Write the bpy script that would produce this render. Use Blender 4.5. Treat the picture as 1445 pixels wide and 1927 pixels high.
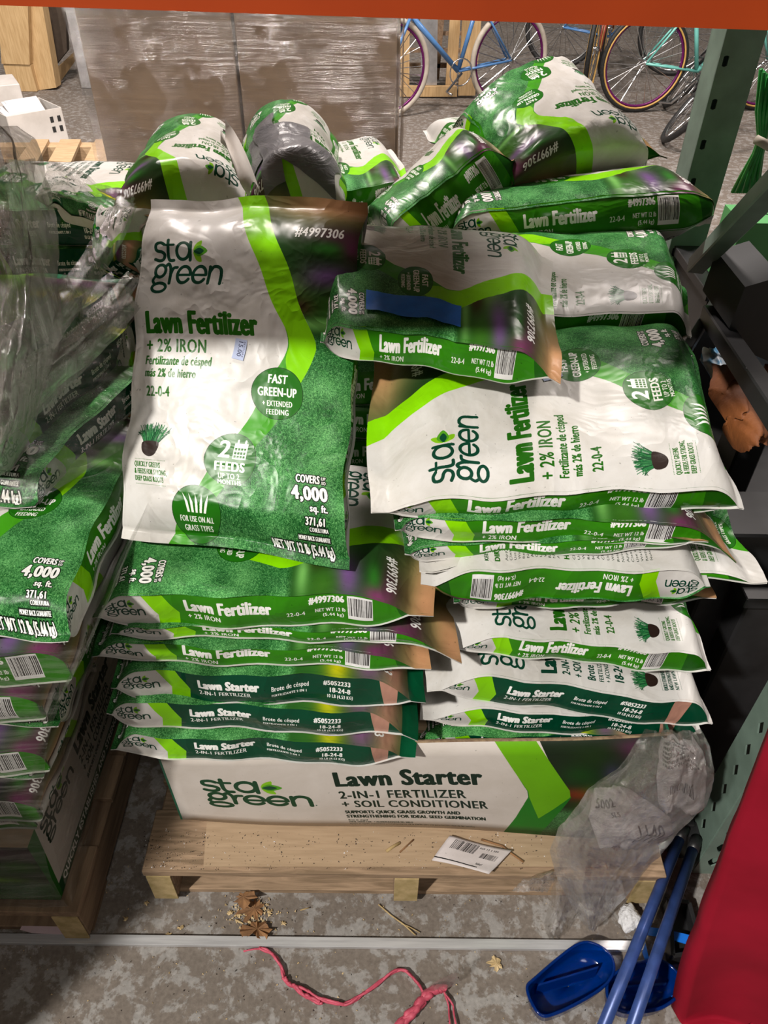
import bpy, bmesh, math, random
import numpy as np
from mathutils import Vector, Matrix
for o in list(bpy.data.objects): bpy.data.objects.remove(o)
random.seed(4)
scene = bpy.context.scene
COL = scene.collection
# ------------------------------------------------------------------ camera
W_, H_, F_ = 1445.0, 1927.0, 1430.0
PITCH, ROLL, ZC = math.radians(41.1), math.radians(0.9), 1.53
cam_d = bpy.data.cameras.new('camera'); cam = bpy.data.objects.new('camera', cam_d); COL.objects.link(cam)
cam_d.sensor_fit = 'VERTICAL'; cam_d.sensor_height = 24.0; cam_d.lens = 24.0*F_/H_
cam_d.clip_start = 0.02; cam_d.clip_end = 60
RM = Matrix.Rotation(math.radians(90)-PITCH, 3, 'X') @ Matrix.Rotation(ROLL, 3, 'Z')
cam.matrix_world = Matrix.Translation((0, 0, ZC)) @ RM.to_4x4()
scene.camera = cam
def ray(px, py):
    return RM @ Vector(((px-W_/2)/F_, -(py-H_/2)/F_, -1.0))
def P(px, py, Y=None, z=None):          # world point on the sight line of a photo pixel at a known depth Y or height z
    d = ray(px, py)
    t = Y/d.y if Y is not None else (z-ZC)/d.z
    return Vector((0, 0, ZC)) + d*t
# ------------------------------------------------------------------ world and lights
w = bpy.data.worlds.new('world'); scene.world = w; w.use_nodes = True
bg = w.node_tree.nodes['Background']; bg.inputs[0].default_value = (1.0, .95, .9, 1); bg.inputs[1].default_value = 0.062
def area(name, loc, target, size, energy, col=(1, .95, .88)):
    l = bpy.data.lights.new(name, 'AREA'); l.shape = 'DISK'; l.size = size; l.energy = energy; l.color = col
    o = bpy.data.objects.new(name, l); COL.objects.link(o); o.location = loc
    o.rotation_euler = (Vector(target)-Vector(loc)).to_track_quat('-Z', 'Y').to_euler()
    return o
area('high_bay_light', (-3.0, -2.6, 5.2), (0, .8, .7), .26, 470)
area('high_bay_light', (.6, -1.6, 4.5), (0, .9, .6), .9, 26)
area('high_bay_light', (-1.2, 3.6, 5.2), (-.6, 4.4, 0), .8, 430, (1, .9, .84))
area('high_bay_light', (2.4, 3.2, 5.2), (1.6, 4.6, 0), .8, 220, (1, .9, .84))
scene.view_settings.view_transform = 'Standard'; scene.view_settings.look = 'None'
scene.view_settings.gamma = 1; scene.view_settings.use_curve_mapping = False
scene.view_settings.exposure = 0.0
# ------------------------------------------------------------------ tagging and mesh helpers
def tag(o, label=None, cat=None, group=None, kind=None):
    if label: o['label'] = label
    if cat: o['category'] = cat
    if group: o['group'] = group
    if kind: o['kind'] = kind
    return o
def thing(name, label, cat, loc, group=None):
    o = bpy.data.objects.new(name, None); COL.objects.link(o); o.location = Vector(loc); o.empty_display_size = .05
    bpy.context.view_layer.update()
    return tag(o, label, cat, group)
def worldloc(o):
    v = Vector(o.location)
    while o.parent: o = o.parent; v = v+Vector(o.location)
    return v
def mesh(name, verts, faces, mat, parent=None, uv=None, smooth=True, origin=None):
    """verts in world space; uv per vertex"""
    me = bpy.data.meshes.new(name)
    V = np.asarray([tuple(v) for v in verts], dtype=float) if not isinstance(verts, np.ndarray) else verts
    off = np.array(worldloc(parent)) if parent else (V.mean(0)*np.array([1, 1, 0])+np.array([0, 0, V[:, 2].min()]))
    loc = np.zeros(3)
    if parent is None: loc = off
    me.from_pydata((V-off).tolist(), [], [tuple(int(i) for i in f) for f in faces])
    if uv is not None:
        ul = me.uv_layers.new(name='uv')
        li = np.empty(len(me.loops), dtype=np.int32); me.loops.foreach_get('vertex_index', li)
        ul.data.foreach_set('uv', np.asarray(uv, dtype=np.float32)[li].ravel())
    if smooth: me.polygons.foreach_set('use_smooth', [True]*len(me.polygons))
    me.materials.append(mat); me.update()
    o = bpy.data.objects.new(name, me); COL.objects.link(o); o.location = loc
    if parent: o.parent = parent
    return o
class MB:
    def __init__(s): s.v = []; s.f = []
    def add(s, vs, fs):
        n = len(s.v); s.v += [Vector(v) for v in vs]; s.f += [tuple(n+i for i in f) for f in fs]; return s
    def box(s, c, size, rot=None, taper=None):
        c = Vector(c); h = Vector(size)*.5; b = min(size)*.08; pts = []
        R = rot if rot else Matrix.Identity(3)
        # chamfered box: 24 verts
        bm = bmesh.new(); bmesh.ops.create_cube(bm, size=1)
        for v in bm.verts: v.co = Vector((v.co.x*size[0], v.co.y*size[1], v.co.z*size[2]))
        bmesh.ops.bevel(bm, geom=bm.edges[:], offset=min(b, .004), segments=1, affect='EDGES')
        bm.verts.index_update()
        s.add([c+R@v.co for v in bm.verts], [[v.index for v in f.verts] for f in bm.faces]); bm.free(); return s
    def bar(s, a, b, wdt, hgt, up=(0, 0, 1)):
        a = Vector(a); b = Vector(b); d = (b-a); L = d.length; d.normalize()
        x = d.cross(Vector(up)).normalized(); y = x.cross(d)
        R = Matrix((x, d, y)).transposed()
        return s.box((a+b)/2, (wdt, L, hgt), R)
    def tube(s, pts, r, n=8, closed=False, caps=True):
        pts = [Vector(p) for p in pts]; m = len(pts); base = len(s.v)
        rr = r if isinstance(r, (list, tuple)) else [r]*m
        prev = None
        for i, p in enumerate(pts):
            if closed: d = pts[(i+1) % m]-pts[i-1]
            else: d = pts[min(i+1, m-1)]-pts[max(i-1, 0)]
            d.normalize()
            if prev is None:
                a = Vector((0, 0, 1)) if abs(d.z) < .9 else Vector((1, 0, 0)); x = d.cross(a).normalized()
            else: x = (prev-d*prev.dot(d)).normalized()
            prev = x; y = d.cross(x)
            for k in range(n):
                t = 2*math.pi*k/n; s.v.append(p+(x*math.cos(t)+y*math.sin(t))*rr[i])
        for i in range(m if closed else m-1):
            j = (i+1) % m
            for k in range(n):
                s.f.append((base+i*n+k, base+i*n+(k+1) % n, base+j*n+(k+1) % n, base+j*n+k))
        if not closed and caps:
            s.f.append(tuple(base+k for k in range(n))[::-1]); s.f.append(tuple(base+(m-1)*n+k for k in range(n)))
        return s
    def prism(s, poly, d):
        d = Vector(d); n = len(poly); b = len(s.v)
        s.v += [Vector(p) for p in poly]+[Vector(p)+d for p in poly]
        s.f.append(tuple(b+i for i in range(n))); s.f.append(tuple(b+n+i for i in range(n))[::-1])
        for i in range(n): j = (i+1) % n; s.f.append((b+i, b+n+i, b+n+j, b+j))
        return s
    def build(s, name, mat, parent=None, smooth=False):
        o = mesh(name, s.v, s.f, mat, parent, smooth=smooth)
        bm = bmesh.new(); bm.from_mesh(o.data); bmesh.ops.recalc_face_normals(bm, faces=bm.faces); bm.to_mesh(o.data); bm.free()
        return o
def crump(x, y, seed, n=12, kmin=9, kmax=60, ridge=.5):
    r = np.random.RandomState(seed); out = np.zeros_like(x, dtype=float); tot = 0
    for i in range(n):
        k = kmin*(kmax/kmin)**(i/(n-1.0)); th = r.rand()*math.pi*2; ph = r.rand()*6.28; a = (kmin/k)**.9
        wob = .8*np.sin(.37*k*(x*math.sin(th+1)+y*math.cos(th+1))+r.rand()*6)
        s = np.sin(k*(x*math.cos(th)+y*math.sin(th))+ph+wob)
        if r.rand() < ridge: s = 1-2*np.abs(s)
        out += a*s; tot += a
    return out/tot*2
def grid_faces(nu, nv, flip=False):
    f = []
    for j in range(nv-1):
        for i in range(nu-1):
            a = j*nu+i; q = (a, a+1, a+nu+1, a+nu)
            f.append(q[::-1] if flip else q)
    return f
# ------------------------------------------------------------------ artwork canvas (flat print for bags and boxes, drawn here)
_tc = {}
def text_tris(s):
    if s in _tc: return _tc[s]
    cu = bpy.data.curves.new('lettering', 'FONT'); cu.body = s; cu.resolution_u = 3; cu.space_character = 1.1
    o = bpy.data.objects.new('lettering', cu); COL.objects.link(o)
    dg = bpy.context.evaluated_depsgraph_get(); ev = o.evaluated_get(dg); me = ev.to_mesh()
    me.calc_loop_triangles()
    v = np.empty(len(me.vertices)*3); me.vertices.foreach_get('co', v); v = v.reshape(-1, 3)[:, :2].copy()
    t = np.empty(len(me.loop_triangles)*3, dtype=np.int32); me.loop_triangles.foreach_get('vertices', t)
    tr = v[t.reshape(-1, 3)] if len(t) else np.zeros((0, 3, 2))
    ev.to_mesh_clear(); bpy.data.objects.remove(o); bpy.data.curves.remove(cu)
    _tc[s] = tr; return tr
def smoothpoly(pts, n=10, closed=True):
    pts = [np.array(p, float) for p in pts]; out = []; m = len(pts)
    rng = range(m) if closed else range(m-1)
    for i in rng:
        if closed: p0, p1, p2, p3 = pts[i-1], pts[i], pts[(i+1) % m], pts[(i+2) % m]
        else: p0, p1, p2, p3 = pts[max(i-1, 0)], pts[i], pts[i+1], pts[min(i+2, m-1)]
        for k in range(n):
            t = k/n
            out.append(.5*((2*p1)+(-p0+p2)*t+(2*p0-5*p1+4*p2-p3)*t*t+(-p0+3*p1-3*p2+p3)*t**3))
    if not closed: out.append(pts[-1])
    return out
class Art:
    def __init__(s, w, h, ppu, col):
        s.k = ppu; s.w = int(w*ppu); s.h = int(h*ppu); s.a = np.empty((s.h, s.w, 3), dtype=np.float32); s.a[:] = col
    def mask(s): return np.zeros((s.h, s.w), dtype=bool)
    def put(s, m, col, al=1.0):
        if callable(col): s.a[m] = col(s)[m]
        else: s.a[m] = s.a[m]*(1-al)+np.array(col, dtype=np.float32)*al
    def poly(s, pts, m=None):
        p = np.array(pts, float)*s.k
        if m is None: m = s.mask()
        y0 = max(0, int(p[:, 1].min())); y1 = min(s.h, int(p[:, 1].max())+1); q = np.roll(p, -1, 0)
        for y in range(y0, y1):
            yy = y+.5; c = ((p[:, 1] <= yy) & (q[:, 1] > yy)) | ((q[:, 1] <= yy) & (p[:, 1] > yy))
            if not c.any(): continue
            xs = np.sort(p[c, 0]+(yy-p[c, 1])*(q[c, 0]-p[c, 0])/(q[c, 1]-p[c, 1]))
            for i in range(0, len(xs)-1, 2):
                a = max(0, int(round(xs[i]))); b = min(s.w, int(round(xs[i+1])))
                if b > a: m[y, a:b] ^= True
        return m
    def tris(s, T, m):
        T = T*s.k
        for t in T:
            x0 = max(0, int(t[:, 0].min())); x1 = min(s.w, int(t[:, 0].max())+2); y0 = max(0, int(t[:, 1].min())); y1 = min(s.h, int(t[:, 1].max())+2)
            if x1 <= x0 or y1 <= y0: continue
            X = np.arange(x0, x1)+.5; Yv = (np.arange(y0, y1)+.5)[:, None]
            e = []
            for i in range(3):
                a = t[i]; b = t[(i+1) % 3]; e.append((b[0]-a[0])*(Yv-a[1])-(b[1]-a[1])*(X-a[0]))
            m[y0:y1, x0:x1] |= ((e[0] >= 0) & (e[1] >= 0) & (e[2] >= 0)) | ((e[0] <= 0) & (e[1] <= 0) & (e[2] <= 0))
    def dil(s, m, r, ky=1.0):
        r = int(round(r))
        ys, xs = np.where(m)
        if len(ys) == 0 or r < 1: return m
        y0 = max(0, ys.min()-r); y1 = min(s.h, ys.max()+r+1); x0 = max(0, xs.min()-r); x1 = min(s.w, xs.max()+r+1)
        sub = m[y0:y1, x0:x1].copy(); o = sub.copy()
        for dy in range(-r, r+1):
            for dx in range(-r, r+1):
                if dx*dx+dy*dy/(ky*ky) > r*r+r*.6: continue
                a = sub[max(0, -dy):sub.shape[0]-max(0, dy), max(0, -dx):sub.shape[1]-max(0, dx)]
                o[max(0, dy):sub.shape[0]-max(0, -dy), max(0, dx):sub.shape[1]-max(0, -dx)] |= a
        m = m.copy(); m[y0:y1, x0:x1] |= o; return m
    def text(s, t, x, y, w, h, col, bold=0.0, rot=0, halo=None, right=False):
        """ink width w, cap height h, left end of baseline at x,y; bold and halo in art units"""
        T = text_tris(t)
        if len(T) == 0: return
        lo = T[:, :, 0].min(); hi = T[:, :, 0].max(); ch = .729
        H = text_tris('H'); ch = H[:, :, 1].max()
        bold *= .62; bw = bold*.5
        sx = (w-bold)/(hi-lo); sy = (h-bold*.6)/ch
        A = np.empty_like(T); A[:, :, 0] = (T[:, :, 0]-lo)*sx+bw-(w if right else 0); A[:, :, 1] = -(T[:, :, 1])*sy-bw*.6
        if rot:
            c, q = math.cos(rot), math.sin(rot); B = A.copy(); B[:, :, 0] = A[:, :, 0]*c-A[:, :, 1]*q; B[:, :, 1] = A[:, :, 0]*q+A[:, :, 1]*c; A = B
        A[:, :, 0] += x; A[:, :, 1] += y
        m = s.mask(); s.tris(A, m); m = s.dil(m, bw*s.k, .6)
        if halo: s.put(s.dil(m, halo[0]*s.k), halo[1])
        s.put(m, col)
    def stroke(s, pts, r, m):
        for a, b in zip(pts[:-1], pts[1:]):
            a = np.array(a)*s.k; b = np.array(b)*s.k; R = r*s.k
            x0 = max(0, int(min(a[0], b[0])-R-1)); x1 = min(s.w, int(max(a[0], b[0])+R+2)); y0 = max(0, int(min(a[1], b[1])-R-1)); y1 = min(s.h, int(max(a[1], b[1])+R+2))
            if x1 <= x0 or y1 <= y0: continue
            X = np.arange(x0, x1)+.5; Yv = (np.arange(y0, y1)+.5)[:, None]; d = b-a; L = max(1e-6, d@d)
            t = np.clip(((X-a[0])*d[0]+(Yv-a[1])*d[1])/L, 0, 1)
            m[y0:y1, x0:x1] |= ((X-a[0]-t*d[0])**2+(Yv-a[1]-t*d[1])**2) < R*R
    def ellipse(s, cx, cy, rx, ry, m=None, a0=0, a1=360, n=60):
        return s.poly([(cx+rx*math.cos(t), cy+ry*math.sin(t)) for t in np.linspace(0, 2*math.pi, n, endpoint=False)], m)
    def logo(s, x, y, w, h, col=(.03, .24, .17), rot=0):
        """two-row rounded wordmark with a leaf sprig, drawn with round strokes"""
        sx = w/1160.0; sy = h/330.0; r = 25*sx
        c_, s_ = math.cos(rot), math.sin(rot)
        def Q(pts):
            o = []
            for (a, b) in pts:
                u = (a-85)*sx; v = (b-75)*sy; o.append((x+u*c_-v*s_, y+u*s_+v*c_))
            return o
        m = s.mask()
        def st(pts, k=1.0, closed=False): s.stroke(Q(smoothpoly(pts, 8, False)), r*k, m)
        def arc(cx, cy, rx, ry, a0, a1, k=1.0): s.stroke(Q([(cx+rx*math.cos(t), cy+ry*math.sin(t)) for t in np.radians(np.linspace(a0, a1, 40))]), r*k, m)
        st([(252, 108), (190, 96), (118, 104), (112, 132), (150, 146), (215, 152), (262, 168), (250, 194), (190, 204), (112, 194)])
        st([(315, 80), (318, 130), (325, 175), (355, 202), (420, 204)]); st([(285, 112), (410, 112)], .8)
        arc(570, 150, 105, 50, 0, 360); st([(685, 98), (688, 205)])
        arc(225, 265, 85, 36, 0, 360); st([(160, 290), (120, 318), (150, 338)], .9)
        arc(240, 362, 115, 26, 0, 360, .95)
        st([(300, 240), (345, 225), (385, 250), (400, 290), (402, 338)]); st([(400, 290), (430, 252), (490, 246)], .95)
        for cx in (620, 868):
            arc(cx, 290, 103, 48, 35, 360); st([(cx-98, 292), (cx+103, 292)], .8)
        st([(1025, 245), (1028, 340)]); st([(1030, 275), (1075, 246), (1150, 244), (1205, 268), (1215, 340)])
        s.put(m, col)
        def leaf(pts, c): s.put(s.poly(Q(smoothpoly(pts, 8))), c)
        lime = (.50, .74, .10)
        leaf([(735, 150), (770, 110), (860, 88), (850, 130), (800, 158)], lime)
        leaf([(735, 160), (800, 160), (850, 175), (875, 215), (790, 206)], lime)
        leaf([(740, 155), (830, 118), (960, 152), (830, 184)], (.30, .60, .12))
        leaf([(745, 155), (830, 134), (905, 153), (830, 172)], (.03, .27, .17))
        m = s.mask(); s.stroke(Q([(1262, 336), (1263, 336)]), 9*sx, m); s.put(m, (.1, .3, .2))
    def grime(s, seed, amt):
        r = np.random.RandomState(seed)
        for _ in range(amt):
            xx = int(r.rand()*s.w); yy = int(r.rand()*s.h); q = int(1+r.rand()*3)
            s.a[yy:yy+q, xx:xx+q] *= .55+.35*r.rand()
    def image(s, name):
        im = bpy.data.images.new(name, s.w, s.h, alpha=False)
        b = np.ones((s.h, s.w, 4), dtype=np.float32); b[:, :, :3] = np.clip(s.a[::-1], 0, 1)
        im.pixels.foreach_set(b.ravel()); im.update(); im.pack(); return im
def blurnoise(h, w, cell, seed):
    r = np.random.RandomState(seed); gh, gw = int(h/cell)+3, int(w/cell)+3; g = r.rand(gh, gw).astype(np.float32)
    y = np.arange(h)/cell; x = np.arange(w)/cell; yi = y.astype(int); xi = x.astype(int)
    fy = (y-yi)[:, None]; fx = (x-xi)[None, :]; fy = fy*fy*(3-2*fy); fx = fx*fx*(3-2*fx)
    a = g[yi][:, xi]; b = g[yi][:, xi+1]; c = g[yi+1][:, xi]; d = g[yi+1][:, xi+1]
    return (a*(1-fx)+b*fx)*(1-fy)+(c*(1-fx)+d*fx)*fy
def grass_tex(h, w, seed, k=1.0):
    n1 = blurnoise(h, w, 120*k, seed); n2 = blurnoise(h, w, 10*k, seed+1); n3 = blurnoise(h, w, 4*k, seed+2); n4 = np.random.RandomState(seed).rand(h, w)
    n5 = blurnoise(h, w, 2.2*k, seed+4)
    t = .26*n1+.12*n2+.24*n3+.38*n5; t = np.clip((t-.5)*2.1+.46, 0, 1)[:, :, None]
    a = np.array([.07, .29, .11]); b = np.array([.46, .75, .45]); c = a*(1-t)+b*t
    hi = (n3*n5 > .60)[:, :, None]; return np.where(hi, c*.6+np.array([.55, .78, .45])*.4, c).astype(np.float32)
def blobs(h, w, base, bl):
    Y, X = np.mgrid[0:h, 0:w]; Y = Y/h; X = X/w; o = np.empty((h, w, 3), dtype=np.float32); o[:] = base
    for (x, y, rx, ry, c) in bl:
        g = np.exp(-(((X-x)/rx)**2+((Y-y)/ry)**2))[:, :, None]; o = o*(1-g)+np.array(c)*g
    return o.astype(np.float32)
WHITE = (.82, .81, .80); DG = (.12, .38, .05); LIME = (.52, .83, .02); MG = (.25, .60, .08); TG = (.03, .24, .17); STG = (.02, .33, .20); WT = (.97, .97, .96)
def barcode(A, x, y, w, h, seed=1, vert=False, box=True):
    r = random.Random(seed)
    if box: A.put(A.poly([(x, y), (x+w, y), (x+w, y+h), (x, y+h)]), (.93, .93, .93))
    t = .06
    L = h if vert else w
    while t < .94:
        d = r.choice([.012, .012, .024, .036]); a, b = t, t+d
        if vert: q = [(x+.08*w, y+a*h), (x+.92*w, y+a*h), (x+.92*w, y+b*h), (x+.08*w, y+b*h)]
        else: q = [(x+a*w, y+.08*h), (x+b*w, y+.08*h), (x+b*w, y+.85*h), (x+a*w, y+.85*h)]
        A.put(A.poly(q), (.06, .05, .05)); t = b+r.choice([.012, .02, .03])
def front_art(kind):
    A = Art(30, 48, 36, WHITE); h, w = A.h, A.w
    G = grass_tex(h, w, 3, .9)
    fl = blobs(h, w, (.12, .30, .10), [(.62, .10, .09, .08, (.05, .20, .06)), (.92, .02, .42, .085, (.78, .58, .42)), (.90, .14, .16, .04, (.34, .20, .26)), (.80, .20, .10, .05, (.10, .20, .08)), (.72, .30, .10, .05, (.35, .55, .22)), (.90, .26, .14, .04, (.45, .30, .55)), (.88, .18, .10, .02, (.18, .45, .14)), (.98, .17, .05, .04, (.42, .20, .34)), (.78, .345, .08, .03, (.20, .14, .05)), (.95, .33, .10, .05, (.22, .42, .12)), (.86, .39, .16, .02, (.45, .70, .35))])
    if kind == 's':
        fl = blobs(h, w, (.15, .35, .12), [(.8, .10, .5, .05, (.82, .60, .50)), (.85, .19, .2, .05, (.50, .30, .50)), (.85, .29, .2, .04, (.92, .85, .05)), (.70, .36, .2, .04, (.3, .55, .2))])
    Yc = (np.arange(h)/h)[:, None, None]; edge = .415
    t = np.clip((Yc-edge)/.02, 0, 1); right = fl*(1-t)+G*t
    # photo and grass side
    reg = A.poly(smoothpoly([(13.5, -.5), (16.3, 3), (19, 8), (22.3, 14.5), (24.6, 19.5), (24.6, 22.5), (22.5, 28), (17, 37), (8, 48.6)], 8, False)+[(31, 48.6), (31, -.5)])
    A.a[reg] = right[reg]
    mgp = smoothpoly([(21.2, 19), (21.4, 22), (19.6, 26), (15.2, 34.5), (10.5, 42), (5.8, 48.6)], 8, False)+[(9.2, 48.6)]+smoothpoly([(9.2, 48.6), (16.5, 38), (21.5, 30), (24, 25), (24.0, 21)], 8, False)
    A.put(A.poly(mgp), MG)
    A.put(A.poly(smoothpoly([(11.8, -.3), (14.2, 5.5), (17.8, 13), (21.0, 18.8), (21.6, 21.5), (21.2, 24), (22.6, 28.2)], 8, False)+smoothpoly([(23, 27.6), (24.7, 23.5), (25.0, 20.6), (22.6, 15), (19.5, 8.5), (16.8, 3), (15.6, -.3)], 8, False)), LIME)
    A.logo(2.0, 7.6, 10.2, 7.8)
    if kind == 'f':
        A.text('Lawn Fertilizer', 1.8, 20.8, 15.8, 3.2, DG, .6)
        A.text('+ 2% IRON', 1.8, 23.4, 8.6, 1.85, DG, .22)
        A.text('Fertilizante de césped', 1.9, 25.2, 9.4, 1.25, DG, .14)
        A.text('más 2% de hierro', 2.0, 26.9, 7.3, 1.2, DG, .14)
        A.text('22-0-4', 2.3, 29.6, 3.4, 1.45, DG, .22)
    else:
        A.text('Lawn Starter', 1.8, 20.6, 13.6, 2.8, TG, .6)
        A.text('2-IN-1 FERTILIZER', 1.8, 22.8, 10.5, 1.35, TG, .2)
        A.text('+ SOIL CONDITIONER', 1.8, 24.8, 12.2, 1.35, TG, .2)
        A.text('Brote de césped', 1.9, 27.0, 8.4, 1.4, TG, .14)
        A.text('FERTILIZANTE 2 EN 1', 1.9, 28.4, 8.0, .8, TG, .12)
        A.text('+ ACONDICIONADOR', 1.9, 29.6, 8.0, .8, TG, .12)
        A.text('18-24-8', 2.3, 32.0, 4.6, 1.6, TG, .25)
    # grass tuft
    r = random.Random(5)
    for i in range(150):
        x0 = 4.0+r.uniform(-.9, .9); x1 = x0+(x0-4)*1.0+r.uniform(-.7, .7); m = A.mask()
        A.stroke([(x0, 36.4), ((x0+x1)/2, 35.0+r.uniform(-.4, .4)), (x1, 33.9+r.uniform(-.7, .8)+abs(x1-4)*.25)], .04, m); A.put(m, random.Random(i).choice([(.04, .26, .14), (.10, .42, .22), (.22, .50, .28)]))
    A.put(A.poly(smoothpoly([(2.9, 36.0), (5.1, 36.0), (4.9, 37.5), (4.0, 38.0), (3.0, 37.4)], 6)), (.16, .11, .09))
    c = DG if kind == 'f' else TG
    for i in range(22):
        m = A.mask(); A.stroke([(2.1+i*.2, 38.45), (2.11+i*.2, 38.45)], .045, m); A.stroke([(2.1+i*.2, 41.9), (2.11+i*.2, 41.9)], .045, m); A.put(m, c)
    L3 = ['QUICKLY GREENS', '& FEEDS FOR STRONG,', 'DEEP GRASS ROOTS'] if kind == 'f' else ['QUICKLY ESTABLISHES', 'AND STRENGTHENS', 'NEW LAWNS']
    for i, (t_, wd) in enumerate(zip(L3, (3.7, 4.6, 4.1))): A.text(t_, 2.0, 39.5+i*1.0, wd, .75, c, .1)
    dk = (.12, .42, .06) if kind == 'f' else (.03, .36, .2)
    for (cx, cy, rr) in ((20.4, 28.2, 3.45), (15.2, 37.4, 3.5), (10.6, 44.6, 3.35)):
        m = A.ellipse(cx, cy, rr, rr); A.put(m, (.04, .22, .03)); A.put(A.ellipse(cx, cy, rr-.08, rr-.08), dk)
    A.text('FAST', 19.1, 26.9, 2.6, 1.2, WT, .22); A.text('GREEN-UP', 17.8, 28.6, 5.2, 1.2, WT, .22)
    A.text('+ EXTENDED', 18.4, 29.9, 4.0, .75, WT, .12); A.text('FEEDING', 18.9, 31.0, 3.0, .75, WT, .12)
    A.text('2', 13.5, 37.2, 1.6, 2.3, WT, .4)
    A.put(A.poly([(15.5, 35.2), (17.3, 35.2), (17.3, 37.3), (15.5, 37.3)]), WT)
    for i in range(4):
        for j in range(3): A.put(A.poly([(15.65+i*.4, 35.8+j*.5), (15.95+i*.4, 35.8+j*.5), (15.95+i*.4, 36.15+j*.5), (15.65+i*.4, 36.15+j*.5)]), dk)
    m = A.mask(); A.stroke([(15.9, 34.8), (15.9, 35.4)], .12, m); A.stroke([(16.9, 34.8), (16.9, 35.4)], .12, m); A.put(m, WT)
    A.text('FEEDS', 13.2, 39.0, 4.1, 1.3, WT, .25); A.text('UP TO 2', 13.7, 40.0, 2.9, .75, WT, .12); A.text('MONTHS', 13.6, 41.0, 3.2, .75, WT, .12) if False else A.text('MONTHS', 13.6, 40.75, 3.2, .62, WT, .12)
    for i in range(5):
        x0 = 9.4+i*.55; b = (i-2)*.22
        A.put(A.poly([(x0, 44.8), (x0+.32, 44.8), (x0+.28+b*.6, 43.6), (x0+.1+b*1.6-.2, 42.4), (x0-.08+b*.6, 43.6)]), WT)
    A.text('FOR USE ON ALL', 8.3, 45.8, 4.6, .62, WT, .12); A.text('GRASS TYPES', 8.7, 46.7, 3.9, .62, WT, .12)
    hl = (.10, (.03, .10, .04))
    A.text('#4997306' if kind == 'f' else '#5052233', 21.4, 6.9, 6.6, 1.5, WT, .16)
    A.text('COVERS', 24.0, 39.4, 3.1, 1.05, WT, .2, halo=hl); A.text('UP', 27.25, 38.9, .6, .45, WT, .08, halo=hl); A.text('TO', 27.25, 39.45, .6, .45, WT, .08, halo=hl)
    A.text('4,000', 23.3, 41.6, 4.7, 1.8, WT, .35, halo=hl); A.text('sq. ft.', 25.6, 43.0, 2.3, .95, WT, .15, halo=hl)
    A.text('371,61', 25.0, 44.6, 2.5, .9, WT, .17, halo=hl); A.text('COBERTURA', 25.5, 45.2, 2.4, .42, WT, .08, halo=hl)
    A.text('MONEY BACK GUARANTEE', 24.0, 46.0, 4.0, .4, WT, .07, halo=hl)
    A.text('NET WT 12 lb (5.44 kg)', 20.3, 47.2, 7.9, .85, WT, .14, halo=hl)
    if kind == 's': A.put(A.poly([(17, -.1), (30, -.1), (30, 2.6), (20.5, 2.6)]), STG)
    A.grime(7, 260); return A.image('bag_front_'+kind)
def gusset_art(kind):
    A = Art(48, 6.4, 36, (.19, .50, .05) if kind == 'f' else (.01, .26, .17))
    A.put(A.poly([(0, 0), (7.3, 0), (8.8, 3.2), (9.0, 6.4), (0, 6.4)]), WHITE)
    A.put(A.poly([(6.6, 0), (9.5, 0), (11.6, 4.0), (11.3, 6.4), (8.4, 6.4), (8.7, 4.0)]), LIME)
    A.logo(1.6, 1.1, 5.4, 3.6)
    if kind == 'f':
        A.text('Lawn Fertilizer', 12.6, 3.7, 12.4, 2.3, WT, .42); A.text('+ 2% IRON', 12.7, 5.2, 4.8, 1.0, WT, .13)
        A.text('22-0-4', 27.0, 4.2, 2.6, .9, WT, .13)
        A.text('#4997306', 30.2, 2.0, 5.0, 1.25, WT, .24); A.text('NET WT 12 lb', 31.0, 3.9, 4.3, .8, WT, .13); A.text('(5.44 kg)', 32.0, 5.0, 3.0, .7, WT, .1)
        barcode(A, 35.6, .7, 3.6, 4.6, 3)
        m = A.poly([(42.5, 0), (48, 0), (48, 6.4), (43.5, 6.4)]); A.put(m, (.10, .34, .05))
    else:
        A.text('Lawn Starter', 13.0, 3.3, 9.4, 1.75, WT, .42); A.text('2-IN-1 FERTILIZER', 13.0, 4.7, 8.0, .95, WT, .13)
        A.text('Brote de césped', 24.2, 3.2, 5.6, .95, WT, .12); A.text('FERTILIZANTE 2 EN 1', 24.2, 4.3, 5.2, .5, WT, .08)
        A.text('#5052233', 32.0, 2.6, 4.2, 1.0, WT, .2); A.text('18-24-8', 33.0, 4.1, 3.2, 1.0, WT, .15); A.text('10 LB (4.53 KG)', 32.6, 5.2, 4.0, .7, WT, .1)
        m = A.poly([(40.5, 0), (43.5, 0), (43.5, 6.4), (41.5, 6.4)]); A.put(m, (.70, .52, .45))
    return A.image('bag_gusset_'+kind)
def back_art():
    A = Art(30, 48, 26, WHITE)
    A.logo(3, 3.0, 9, 6); A.text('DIRECTIONS FOR USE', 2, 13.5, 12, .9, DG, .2); r = random.Random(2)
    A.text('KEEP OUT OF REACH OF CHILDREN', 2, 11.6, 14, .7, (.1, .3, .1), .12)
    A.text('HOW TO APPLY', 2, 25.0, 9, .9, DG, .2)
    words = ['Apply to lawn in early spring and fall', 'Clean spreader after each use and store', 'Use the drop or rotary spreader setting', 'Water after application for best results', 'Reapply every six to eight weeks as needed', 'Note: Do not apply near water or drains']
    for i in range(30):
        y = 14.8+i*.72 if i < 13 else 15.6+i*.8
        A.text(words[i % 6], 2, y, 15+3*r.random(), .42, (.15, .2, .15), .05)
    A.put(A.poly([(19.5, 0), (30, 0), (30, 48), (19.5, 48)]), (.86, .85, .84))
    for i in range(24): A.text(words[(i*5+2) % 6], 20.3, 12+i*.8, 8+r.random(), .42, (.15, .2, .15), .05)
    barcode(A, 21, 40, 6, 4, 8); return A.image('bag_back')
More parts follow.
